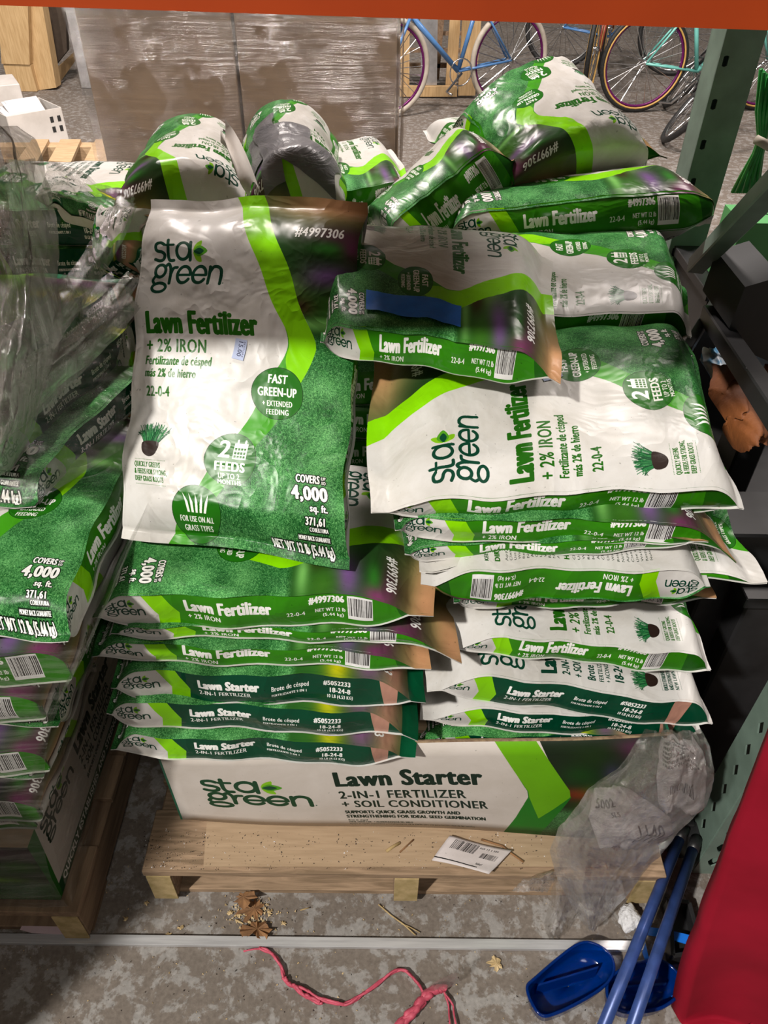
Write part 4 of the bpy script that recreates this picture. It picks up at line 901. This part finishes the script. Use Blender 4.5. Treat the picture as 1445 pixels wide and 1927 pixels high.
md = o.modifiers.new('t', 'SOLIDIFY'); md.thickness = .0006
tag(o, 'crumpled white paper label with barcodes at the front edge of the pallet', 'label')
# ------------------------------------------------------------------ plastic bag with papers on the right of the box
pg = thing('plastic_bag', 'torn clear plastic bag of crumpled papers hanging over the right end of the box', 'plastic bag', P(1190, 1640, z=PZ))
rows = [(1378, 1215, 1322, .665), (1400, 1200, 1334, .62), (1450, 1165, 1345, .60), (1490, 1108, 1340, .59), (1520, 1085, 1328, .587), (1560, 1050, 1290, .585), (1600, 1034, 1252, .58), (1650, 1046, 1205, .575), (1700, 1072, 1165, .57), (1752, 1106, 1122, .56)]
sheet('film', poly_sheet(rows, 60, 60, .035), 90, 110, film_c, pg, 21, .007, k0=22, k1=190)
sheet('film', poly_sheet([(r[0], r[1]+12, r[2]-14, r[3]+.04) for r in rows], 60, 60, .0), 50, 60, film_c, pg, 22, .008, k0=22, k1=160)
sheet('film_tail', poly_sheet([(1655, 1042, 1075, .60), (1700, 1036, 1090, .585), (1768, 1014, 1072, .565)], 20, 30, .02), 26, 30, film_v, pg, 23, .006, k0=30, k1=160)
sheet('film_tail', poly_sheet([(1642, 1036, 1046, .605), (1655, 985, 1046, .60), (1680, 962, 1030, .598)], 20, 20, .01), 26, 20, film_v, pg, 24, .004, k0=30, k1=160)
pa = Art(10, 14, 30, (.76, .74, .75)); barcode(pa, 2, 8.5, 5, 2.6, 9, box=False)
for i in range(6): pa.text('FINDLAY OH 45840 US', 1, 1.5+i*.8, 5+((i*37) % 3), .5, (.2, .2, .2), .07)
pa.text('STORE #', 6, 6.5, 2.6, .7, (.1, .1, .1), .12)
pam = printed('shipping_label_print', pa.image('shipping_label_print'), .6, .15, 0)
pb_ = Art(14, 8, 30, (.76, .74, .75)); pb_.text('5002', 1, 2.6, 4.5, 1.4, (.08, .08, .08), .3); pb_.text('1140', 8, 7, 4.5, 2, (.1, .1, .12), .1); pb_.text('SLS', 4, 4, 1.6, .6, (.3, .3, .3), .08)
pbm = printed('handwritten_sheet_print', pb_.image('handwritten_sheet_print'), .6, .15, 0)
def paper_sheet(label, rows, mat, seed, amp=.012):
    o = sheet('crumpled_paper', poly_sheet([(r[0], r[1], r[2], r[3]-.005) for r in rows], 30, 30, .02), 40, 40, mat, None, seed, amp, k0=12, k1=80, uv=True)
    for d_ in o.data.uv_layers[0].data: d_.uv[1] = 1-d_.uv[1]
    md = o.modifiers.new('t', 'SOLIDIFY'); md.thickness = .0006; return tag(o, label, 'paper', 'papers inside the torn plastic bag')
paper_sheet('crumpled shipping label paper at the top inside the torn plastic bag', [(1392, 1248, 1305, .655), (1420, 1242, 1325, .64), (1470, 1240, 1335, .63), (1520, 1242, 1325, .625), (1528, 1245, 1300, .625)], pam, 25)
paper_sheet('handwritten paper sheet lower left inside the torn plastic bag', [(1486, 1120, 1180, .615), (1540, 1108, 1262, .61), (1572, 1120, 1268, .605), (1600, 1130, 1200, .605)], pbm, 26, .006)
# ------------------------------------------------------------------ dustpans, handles, tape, foam
def dustpan(label, rim, zr, inset, seed):
    t = thing('dustpan', label, 'dustpan', P(sum(p[0] for p in rim)/len(rim), sum(p[1] for p in rim)/len(rim), z=0), 'blue translucent dustpans')
    R_ = [P(x, y, z=zr) for x, y in rim]; R_ = [Vector(p) for p in smoothpoly([tuple(p) for p in R_], 5)]; n = len(R_); c = sum(R_, Vector())/n
    rows_ = []
    for (k, zz) in ((1.0, zr), (.985, zr-.003), (.93, .012), (.86, .003), (.5, .0025), (.02, .0025)):
        rows_.append([Vector((c.x+(p.x-c.x)*k, c.y+(p.y-c.y)*k, zz)) for p in R_])
    V = [p for r in rows_ for p in r]; f = []
    for j in range(len(rows_)-1):
        for i in range(n): f.append((j*n+i, j*n+(i+1) % n, (j+1)*n+(i+1) % n, (j+1)*n+i))
    o = mesh('scoop', V, f, bluep, t); md = o.modifiers.new('t', 'SOLIDIFY'); md.thickness = .0025; md.offset = 1
    MB().tube(R_, .0028, 6, closed=True).build('rim', bluep, t, smooth=True)
    a = R_[0].lerp(c, .25); b = R_[n//2].lerp(c, .35)
    V = [a.lerp(b, .0)+Vector((0, 0, -zr+.004)), b+Vector((0, 0, -zr+.004)), b+Vector((0, .004, -.012)), a+Vector((0, .004, -.012))]
    MB().prism(V, (.003, .004, 0)).build('inner_ridge', bluep, t)
    return t
dustpan('blue translucent dustpan lying open on the floor, the one nearest the metal strip end', [(992, 1862), (1010, 1838), (1082, 1780), (1118, 1776), (1150, 1800), (1152, 1835), (1120, 1868), (1050, 1905), (1015, 1908)], .045, .2, 1)
dustpan('blue translucent dustpan on the floor underneath the two blue handles', [(1142, 1862), (1150, 1838), (1190, 1815), (1245, 1808), (1280, 1840), (1278, 1870), (1240, 1898), (1180, 1905), (1150, 1890)], .042, .2, 2)
for lab, q in (('left one of two blue broom handles leaning across the floor at the bottom right', [(1130, 1945, .15), (1278, 1580, .105)]), ('right one of two blue broom handles leaning across the floor at the bottom right', [(1185, 1945, .15), (1303, 1600, .10)])):
    t = thing('broom_handle', lab, 'broom handle', P(q[1][0], q[1][1], z=0), 'blue broom handles'); a, b = P(q[0][0], q[0][1], z=q[0][2]), P(q[1][0], q[1][1], z=q[1][2])
    MB().tube([a, b], .0098, 14).build('shaft', blue_h, t, smooth=True); MB().tube([b, b+(b-a).normalized()*.03], .011, 12).build('end_cap', black_m, t, smooth=True)
    bp = b+(b-a).normalized()*.03; MB().box((bp.x, bp.y+.02, bp.z*.5), (.05, .03, bp.z)).build('broom_head', black_m, t)
tag(MB().prism([P(1215, 1745, z=.03), P(1245, 1748, z=.03), P(1330, 1768, z=.03), P(1328, 1788, z=.03), P(1250, 1765, z=.03), P(1215, 1760, z=.03)], (0, 0, .002)).build('blue_tape', blue_t), 'strip of bright blue tape on the floor right of the blue handles', 'tape', 'blue tape pieces')
tag(MB().prism([P(1208, 1792, z=.03), P(1214, 1776, z=.03), P(1222, 1810, z=.03), P(1216, 1815, z=.03)], (0, 0, .002)).build('blue_tape', blue_t), 'short scrap of blue tape left of the blue handles', 'tape', 'blue tape pieces')
tag(MB().prism([P(1262, 1875, z=.01), P(1278, 1868, z=.01), P(1300, 1893, z=.01), P(1288, 1900, z=.01)], (0, 0, .002)).build('blue_tape', blue_t), 'short piece of blue tape right of the dustpan under the handles', 'tape', 'blue tape pieces')
bm = bmesh.new(); bmesh.ops.create_icosphere(bm, subdivisions=4, radius=.024); c = P(1184, 1728, z=.02)
V = np.array([tuple(v.co) for v in bm.verts]); nn_ = crump(V[:, 0]*3+V[:, 2], V[:, 1]*3, 77, 12, 30, 160, .5); V = V*(1+.22*nn_[:, None])*np.array([1.0, 1.1, .75])+np.array(c); f = [[v.index for v in q.verts] for q in bm.faces]; bm.free()
tag(mesh('foam_chunk', V, f, foam), 'crumbly white foam chunk on the floor left of the blue handles', 'foam')
# black tray and red fabric
bt_ = thing('plastic_tray', 'black plastic tray on the floor behind the blue handles', 'tray', P(1285, 1800, z=0))
q = [P(1255, 1700, z=.02), P(1292, 1705, z=.02), P(1318, 1798, z=.02), P(1262, 1805, z=.02)]
MB().prism([v-Vector((0, 0, .018)) for v in q], (0, 0, .005)).build('base', black_m, bt_)
for i in range(4): MB().bar(q[i], q[(i+1) % 4], .008, .036).build('side', black_m, bt_)
rd = thing('red_fabric', 'large red fabric cover standing at the bottom right corner of the photo', 'fabric', P(1400, 1900, z=0))
def redf(u, v):
    e = P(1283, 1930, z=.005).lerp(P(1452, 1370, Y=.44), v); return e+Vector((.38*u, -.05*u+.02*math.sin(u*9+v*3), .02*math.sin(u*6)))
us, vs = np.meshgrid(np.linspace(0, 1, 40), np.linspace(-.12, 1.0, 50)); V = np.array([tuple(redf(u, v)) for u, v in zip(us.ravel(), vs.ravel())]); V[:, 2] = np.maximum(V[:, 2], .003); V[:, 1] += crump(us.ravel()*.4, vs.ravel()*.7, 5, 10, 8, 40, .5)*.008
o = mesh('fabric_face', V, grid_faces(40, 50), red, rd); md = o.modifiers.new('t', 'SOLIDIFY'); md.thickness = .03; md.offset = -1
# ------------------------------------------------------------------ things beyond the right uprights
gb = thing('green_box', 'green printed carton with white lettering behind the diagonal brace on the right', 'box', P(1420, 560, Y=1.5))
gl, gr_, gt = P(1352, 545, Y=1.45), P(1480, 552, Y=1.45), P(1392, 405, Y=1.45)
hh = (P(1352, 545, Y=1.45)-P(1378, 420, Y=1.45)).length; up = Vector((.0, .05, hh)); gl = P(1358, 545, Y=1.45); gr_ = gl+Vector((.24, .0, 0))
q = [gl, gr_, gr_+up, gl+up]; base_z = gl.z
def slab(a, b, z0, z1, dep, nm, mt, par): MB().prism([Vector((a.x, a.y, z0)), Vector((b.x, b.y, z0)), Vector((b.x, b.y, z1)), Vector((a.x, a.y, z1))], (0, dep, 0)).build(nm, mt, par)
ga_ = Art(24, 14, 30, (.13, .42, .15)); ga_.put(ga_.poly([(0, 0), (6.5, 0), (5.5, 14), (0, 14)]), (.0, .24, .15)); ga_.text('HOLIDAY', 2.6, 12.6, 6.2, 1.3, WT, .12, rot=-math.pi/2+.12); ga_.text('LIVING', 4.1, 12.2, 3.4, .7, WT, .06, rot=-math.pi/2+.12)
ga_.text('STRING LIGHTS', 5.0, 5.4, 4.4, .7, WT, .12, rot=-math.pi/2+.12)
for i in range(9): ga_.text('Includes lights and spare bulbs', 8, 4.5+i*.9, 12, .45, (.05, .25, .08), .05)
for i in range(6):
    m = ga_.mask(); ga_.stroke([(0, 1.5+i*1.9), (1.4, .6+i*1.9)], .12, m); ga_.put(m, (.1, .5, .3))
gam = printed('green_box_print', ga_.image('green_box_print'), .4, .1, 0)
quadp(gl, gr_, gr_+up, gl+up, 'front_wall', gam, gb); slab(gl+Vector((0, .003, 0)), gr_+Vector((0, .003, 0)), gl.z, gl.z+hh*.99, .1, 'box_body', gcard, gb)
tt_ = thing('storage_tote', 'tall black storage tote supporting the green printed carton', 'tote', (gl.x+.15, gl.y+.12, 0))
MB().box((gl.x+.16, gl.y+.13, (gl.z-.004)/2), (.36, .26, gl.z-.006)).build('tote_body', black_m, tt_); MB().box((gl.x+.16, gl.y+.13, gl.z-.012), (.38, .28, .02)).build('lid', black_m, tt_)
gp = thing('plastic_bin', 'charcoal grey plastic bin at the right edge, below the green carton', 'bin', P(1440, 700, Y=1.15))
q = [P(1372, 618, Y=1.12), P(1402, 540, Y=1.12), P(1470, 520, Y=1.12), P(1470, 690, Y=1.12), P(1400, 660, Y=1.12)]
MB().prism(q, (0, .14, 0)).build('bin_body', greyp, gp)
a = P(1420, 690, Y=1.19); MB().box((a.x+.03, 1.19, P(1400, 650, Y=1.12).z/2), (.05, .08, P(1400, 650, Y=1.12).z)).build('stand', black_m, gp)
gw = thing('green_wire_bundle', 'hank of bright green wires tied with a tan band, hanging at the right edge', 'wire', P(1420, 350, Y=1.35))
for i in range(13):
    t = i/12; p = [(1432+t*34, 130+i*3), (1424+t*30, 210), (1428+t*12, 262), (1418+t*16, 290), (1395+t*34, 330), (1378+t*50, 362)]
    MB().tube([P(x, y, Y=1.30+.02*math.sin(i*2.1)+.01*j) for j, (x, y) in enumerate(p)], .0032, 6).build('wire', gwire, gw, smooth=True)
MB().tube([P(1422, 262, Y=1.27), P(1434, 268, Y=1.262), P(1448, 276, Y=1.27)], .007, 8).build('tie_band', cream, gw, smooth=True)
cl = thing('cloth_heap', 'rust orange crumpled cloth in the dark gap right of the large white-faced bag', 'cloth', P(1400, 800, Y=1.1))
sheet('cloth', poly_sheet([(690, 1345, 1470, 1.15), (740, 1340, 1470, 1.08), (800, 1365, 1470, 1.0), (850, 1385, 1470, .95)], 30, 30, .05), 40, 40, rust, cl, 41, .03, k0=12, k1=60)
a = P(1420, 800, Y=1.12); MB().box((a.x+.02, 1.0, a.z/2-.05), (.20, .12, a.z-.10)).build('support_crate', black_m, cl)
cl = thing('shopping_bag', 'blue and white crinkled bag poking out above the rust cloth', 'bag', P(1360, 740, Y=1.25))
sheet('bag_wall', poly_sheet([(655, 1325, 1362, 1.30), (680, 1320, 1395, 1.27), (735, 1352, 1400, 1.22)], 30, 30, .03), 30, 30, bwbag, cl, 42, .012, k0=14, k1=60)
sheet('bag_wall', poly_sheet([(660, 1325, 1362, 1.34), (680, 1320, 1395, 1.34), (735, 1352, 1400, 1.32)], 30, 30, .0), 30, 30, bwbag, cl, 43, .012, k0=14, k1=60)
# ------------------------------------------------------------------ background
wc = thing('wrapped_cardboard_stack', 'tall stack of flat brown cardboard wrapped in shiny film, standing behind the bags', 'cardboard stack', (P(450, 300, Y=3.4).x, 3.5, 0))
YC = 3.4; l0, l1 = P(205, 330, Y=YC), P(170, 15, Y=YC); r0, r1 = P(742, 330, Y=YC), P(752, 20, Y=YC); mid0, mid1 = P(456, 230, Y=YC), P(437, 15, Y=YC)
sx = (l0+l1)/2; rx_ = (r0+r1)/2; H2 = 2.05
for i, (xa, xb) in enumerate(((l0.x, mid0.x-.006), (mid0.x+.006, r0.x))):
    MB().box(((xa+xb)/2, YC+.06, H2/2+.10), (xb-xa, .10, H2)).build('cardboard_panel', cardw, wc)
MB().box(((l0.x+r0.x)/2+.02, YC+.30, .60), ((r0.x-l0.x)*.99, .36, 1.1)).build('cardboard_block', card, wc)
MB().box(((l0.x+r0.x)/2, YC+.30, 1.62), ((r0.x-l0.x)*.97, .34, .9)).build('cardboard_block', cardw, wc)
zc_ = P(700, 256, Y=YC).z
sheet('wrap_film', lambda u, v: Vector((l0.x-.035+.01*math.sin(v*9)+(r0.x-l0.x+.05)*u, YC-.012-.006*math.sin(u*30+v*4)-.01*math.sin(v*23+u*2)*math.sin(u*3), .3+(H2-.1)*v)), 120, 140, film_box, wc, 51, .010, k0=30, k1=260)
sheet('wrap_film', lambda u, v: Vector((l0.x-.035, YC-.01+.45*u, .3+(H2-.1)*v)), 20, 60, film_box, wc, 52, .006, (1, 0, 0))
sheet('wrap_film', lambda u, v: Vector((r0.x+.03, YC-.01+.45*u, .3+(H2-.1)*v)), 20, 60, film_box, wc, 53, .006, (1, 0, 0))
# pale pallet at the left back
pa_ = thing('pallet', 'pale new pine pallet on the far floor left of the wrapped cardboard', 'pallet', P(140, 310, z=0))
def plank(pts, z, th, nm, mt, par): MB().prism([P(x, y, z=z) for x, y in pts], (0, 0, -th)).build(nm, mt, par)
for q in ([(114, 262), (152, 262), (118, 340), (70, 340)], [(180, 262), (222, 262), (205, 340), (138, 340)], [(250, 262), (290, 262), (290, 340), (225, 340)], [(60, 262), (92, 262), (50, 340), (5, 340)]): plank(q, .13, .02, 'deck_board', wood_l, pa_)
for y in (268, 318, 350): plank([(0, y), (300, y), (300, y+9), (0, y+9)], .108, .09, 'stringer', wood_l, pa_)
# white boxes
def wbox(label, px, z0, w_, d_, h_, yaw, mt, open_=False, lab=True):
    t = thing('carton', label, 'carton', P(px[0], px[1], z=z0), 'white cartons at the far left'); c = P(px[0], px[1], z=z0); R = Matrix.Rotation(yaw, 3, 'Z')
    if not open_: MB().box(c+Vector((0, 0, h_/2)), (w_, d_, h_), R).build('box_body', mt, t)
    else:
        MB().box(c+Vector((0, 0, .004)), (w_, d_, .006), R).build('base', mt, t)
        for sx_, sy_, a_w, a_d in ((0, -1, w_, .006), (0, 1, w_, .006), (-1, 0, .006, d_), (1, 0, .006, d_)): MB().box(c+R@Vector((sx_*w_/2, sy_*d_/2, h_/2)), (a_w, a_d, h_), R).build('wall', mt, t)
        for k in range(5): MB().box(c+R@Vector((-.05+.02*k, .0, h_*.82+.01*(k % 2))), (w_*.6, d_*.7, .003), R @ Matrix.Rotation(.15*k, 3, 'X')).build('torn_flap', paper, t)
    if lab:
        for (u, v) in ((0, 0), (.05, .0), (0, .06), (.05, .06)): MB().box(c+R@Vector((w_*.28+u, -d_/2-.003, h_*.45+v)), (.022, .003, .035), R).build('handling_mark', inkk, t)
    return t
wbox('open white carton with torn flaps and black handling marks at the far left', (62, 268), 0, .36, .34, .22, .75, whitecard, True)
wbox('closed white carton at the left edge behind the open one', (5, 235), 0, .34, .34, .28, .5, whitecard, False, False)
# tall boards and ladder at top left
bd = thing('standing_board', 'tall tan board standing at the top left corner', 'board', P(30, 130, z=0), 'tall boards at the top left')
MB().prism([P(3, 120, Y=6.9), P(56, 122, Y=6.9), P(52, 5, Y=6.9), P(-6, 5, Y=6.9)], (0, .12, 0)).build('board_face', wood_b, bd)
a = P(30, 122, Y=6.9); MB().box((a.x, 6.96, a.z/2), (.22, .10, a.z)).build('foot_block', wood_b, bd)
bd = thing('standing_board', 'brown wooden post standing beside the dark cardboard at the top left', 'board', P(90, 170, z=0), 'tall boards at the top left')
yq = P(90, 170, z=0).y
MB().prism([P(72, 170, Y=yq), P(106, 165, Y=yq), P(78, 0, Y=yq), P(38, 0, Y=yq)], (0, .12, 0)).build('post', wood_b, bd)
MB().prism([P(106, 165, Y=yq+.12), P(152, 100, Y=yq+.9), P(150, 90, Y=yq+.9), P(106, 130, Y=yq+.12)], (.02, 0, .02)).build('foot_rail', wood_b, bd)
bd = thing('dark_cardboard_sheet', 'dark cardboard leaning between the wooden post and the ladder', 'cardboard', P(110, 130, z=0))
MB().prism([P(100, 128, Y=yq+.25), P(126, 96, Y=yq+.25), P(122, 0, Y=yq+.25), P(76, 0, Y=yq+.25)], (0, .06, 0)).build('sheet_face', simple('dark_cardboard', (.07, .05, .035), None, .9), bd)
ld = thing('ladder', 'aluminium ladder leaning left of the wrapped cardboard stack', 'ladder', P(170, 175, z=0))
yl_ = P(170, 178, z=0).y
MB().bar(P(168, 172, Y=yl_), P(128, -20, Y=yl_+.4), .10, .04, (0, 1, 0)).build('rail', alum, ld); MB().bar(P(200, 172, Y=yl_+.35), P(160, -20, Y=yl_+.75), .07, .04, (0, 1, 0)).build('rail', alum, ld)
for k in range(6):
    t = .1+k*.16; MB().tube([P(168, 172, Y=yl_).lerp(P(128, -20, Y=yl_+.4), t), P(200, 172, Y=yl_+.35).lerp(P(160, -20, Y=yl_+.75), t)], .018, 8).build('rung', alum, ld)
MB().box(P(168, 172, Y=yl_), (.11, .06, .06)).build('foot', steel, ld)
# wooden crate with slats at the top middle
cr = thing('slatted_crate', 'upright wooden slatted crate between the wrapped cardboard and the bicycles', 'crate', P(825, 182, z=0))
yk = P(825, 182, z=0).y
def vs_(x0, x1, x2, x3, y0, y1, mt, dy=0, nm='slat'): MB().prism([P(x0, y1, Y=yk+dy), P(x1, y1, Y=yk+dy), P(x3, y0, Y=yk+dy), P(x2, y0, Y=yk+dy)], (0, .05, 0)).build(nm, mt, cr)
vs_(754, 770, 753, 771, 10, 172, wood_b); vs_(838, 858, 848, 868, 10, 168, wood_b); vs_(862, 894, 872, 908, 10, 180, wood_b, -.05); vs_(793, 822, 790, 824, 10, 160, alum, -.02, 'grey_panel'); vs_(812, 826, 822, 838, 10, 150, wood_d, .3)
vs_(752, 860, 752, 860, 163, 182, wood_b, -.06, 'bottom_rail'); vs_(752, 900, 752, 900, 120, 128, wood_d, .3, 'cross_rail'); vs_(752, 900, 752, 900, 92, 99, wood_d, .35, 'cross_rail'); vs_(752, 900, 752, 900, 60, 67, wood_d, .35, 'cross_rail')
# ------------------------------------------------------------------ bicycles
def wheel(parent, c, yaw, r, tyre, rim, side=None, spokes=28, tilt=0):
    c = Vector(c); R = Matrix.Rotation(yaw, 3, 'Z') @ Matrix.Rotation(tilt, 3, 'X'); ring = lambda rr, n=44, off=0: [c+R@Vector((rr*math.cos(2*math.pi*i/n), off, rr*math.sin(2*math.pi*i/n))) for i in range(n)]
    MB().tube(ring(r-.02), .020, 8, closed=True).build('tyre', tyre, parent, smooth=True)
    MB().tube(ring(r-.045), .010, 6, closed=True).build('rim', rim, parent, smooth=True)
    if side:
        for o_ in (-.016, .016): MB().tube(ring(r-.032, off=o_), .007, 6, closed=True).build('sidewall', side, parent, smooth=True)
    MB().tube([c+R@Vector((0, -.04, 0)), c+R@Vector((0, .04, 0))], .018, 10).build('hub', steel, parent, smooth=True)
    mb = MB()
    for i in range(spokes):
        a = 2*math.pi*i/spokes; s_ = 1 if i % 2 else -1; h = a+(.9 if (i//2) % 2 else -.9)
        mb.tube([c+R@Vector((.018*math.cos(h), s_*.032, .018*math.sin(h))), c+R@Vector(((r-.05)*math.cos(a), 0, (r-.05)*math.sin(a)))], .0026, 4)
    o = mb.build('spokes', steel, parent)
def bike(label, back, yaw, paint, tyre, rim, side=None, r=.33, lean=0.):
    back = Vector(back); t = thing('bicycle', label, 'bicycle', (back.x, back.y, 0), 'bicycles in the background')
    ex = Vector((math.cos(yaw), math.sin(yaw), 0)); ez = (Vector((0, 0, 1))+Vector((-math.sin(yaw), math.cos(yaw), 0))*lean).normalized()
    Q = lambda u, v: Vector((back.x, back.y, 0))+ex*u+ez*v
    wheel(t, Q(0, r), yaw, r, tyre, rim, side, tilt=-lean); wheel(t, Q(1.0, r), yaw, r, tyre, rim, side, tilt=-lean)
    bb, seat, head, hlow = Q(.43, .28), Q(.30, .72), Q(.80, .80), Q(.84, .66)
    for a, b, rr in ((bb, seat, .016), (seat, head, .015), (bb, hlow, .019), (head, hlow, .02)): MB().tube([a, b], rr, 8).build('frame_tube', paint, t, smooth=True)
    for s_ in (-.035, .035):
        o = Vector((-math.sin(yaw), math.cos(yaw), 0))*s_
        MB().tube([Q(0, r)+o, bb+o*.5], .009, 6).build('chain_stay', paint, t, smooth=True); MB().tube([Q(0, r)+o, seat+o*.4], .008, 6).build('seat_stay', paint, t, smooth=True); MB().tube([Q(1.0, r)+o, hlow+o], .011, 6).build('fork_blade', paint, t, smooth=True)
    MB().tube([seat, Q(.27, .88)], .012, 8).build('seat_post', steel, t, smooth=True); MB().box(Q(.25, .9), (.24, .12, .05), Matrix.Rotation(yaw, 3, 'Z')).build('saddle', black_m, t)
    sd = Vector((-math.sin(yaw), math.cos(yaw), 0)); MB().tube([head, Q(.78, .95)], .012, 8).build('stem', steel, t, smooth=True)
    MB().tube([Q(.70, .97)-sd*.28, Q(.78, .95)-sd*.1, Q(.78, .95)+sd*.1, Q(.70, .97)+sd*.28], .012, 8).build('handlebar', steel, t, smooth=True)
    n = 24; MB().tube([bb+sd*.05+(ex*math.cos(2*math.pi*i/n)+ez*math.sin(2*math.pi*i/n))*.09 for i in range(n)], .005, 6, closed=True).build('chainring', steel, t, smooth=True)
    MB().tube([bb+sd*.07, bb+sd*.07+ex*.12-ez*.12, bb+sd*.16+ex*.12-ez*.12], .009, 6).build('crank', steel, t, smooth=True)
def pz(px, py, z): return P(px, py, z=z)
bike('bicycle with purple rims, cream tyres and sky blue frame, leftmost of the bicycles', pz(958, 112, .33), -2.75, bblue, cream, purple)
bike('bicycle with tan sidewall tyres and large bright spokes behind the topmost bag', pz(1118, 92, .36), 1.25, bred, rubber, steel, tanw, r=.36)
bike('mint green bicycle with purple rims and tan sidewalls', pz(1212, 118, .34), .12, teal, rubber, purple, tanw, r=.34)
bike('bicycle with black knobbly tyres standing closest to the back rack post', pz(1268, 185, .28), 1.30, black_m, rubber, steel, None, r=.34, lean=-.65)
bike('dark bicycle half hidden behind the others at the back', pz(1060, 50, .34), -.2, bblue, rubber, steel, None, r=.34)
print('TOTAL', len(bpy.data.objects), sum(len(o.data.polygons) for o in bpy.data.objects if o.type == 'MESH'))

# black totes added to darken the next bay, and an unseen carton at left
dk = thing('storage_tote', 'black lidded storage tote added to darken the gap right of the right stack', 'tote', (.84, 1.2, 0))
MB().box((.86, 1.2, .28), (.46, .62, .555)).build('tote_body', black_m, dk); MB().box((.86, 1.2, .572), (.49, .65, .024)).build('lid', black_m, dk)
dk = thing('storage_tote', 'second black storage tote added for darkness further back beside the right rack frame', 'tote', (.95, 1.95, 0))
MB().box((1.0, 1.95, .30), (.5, .6, .595)).build('tote_body', black_m, dk); MB().box((1.0, 1.95, .612), (.53, .63, .024)).build('lid', black_m, dk)
ct = thing('carton', 'unseen tall brown carton added outside the left edge to cast shade', 'carton', (-1.2, .12, 0))  # unseen, added to throw its shadow on the floor and left pile
MB().box((-1.20, .12, .65), (.46, .42, 1.295)).build('box_body', card, ct); MB().box((-1.20, .12, 1.299), (.05, .41, .002)).build('packing_tape', tanw, ct)
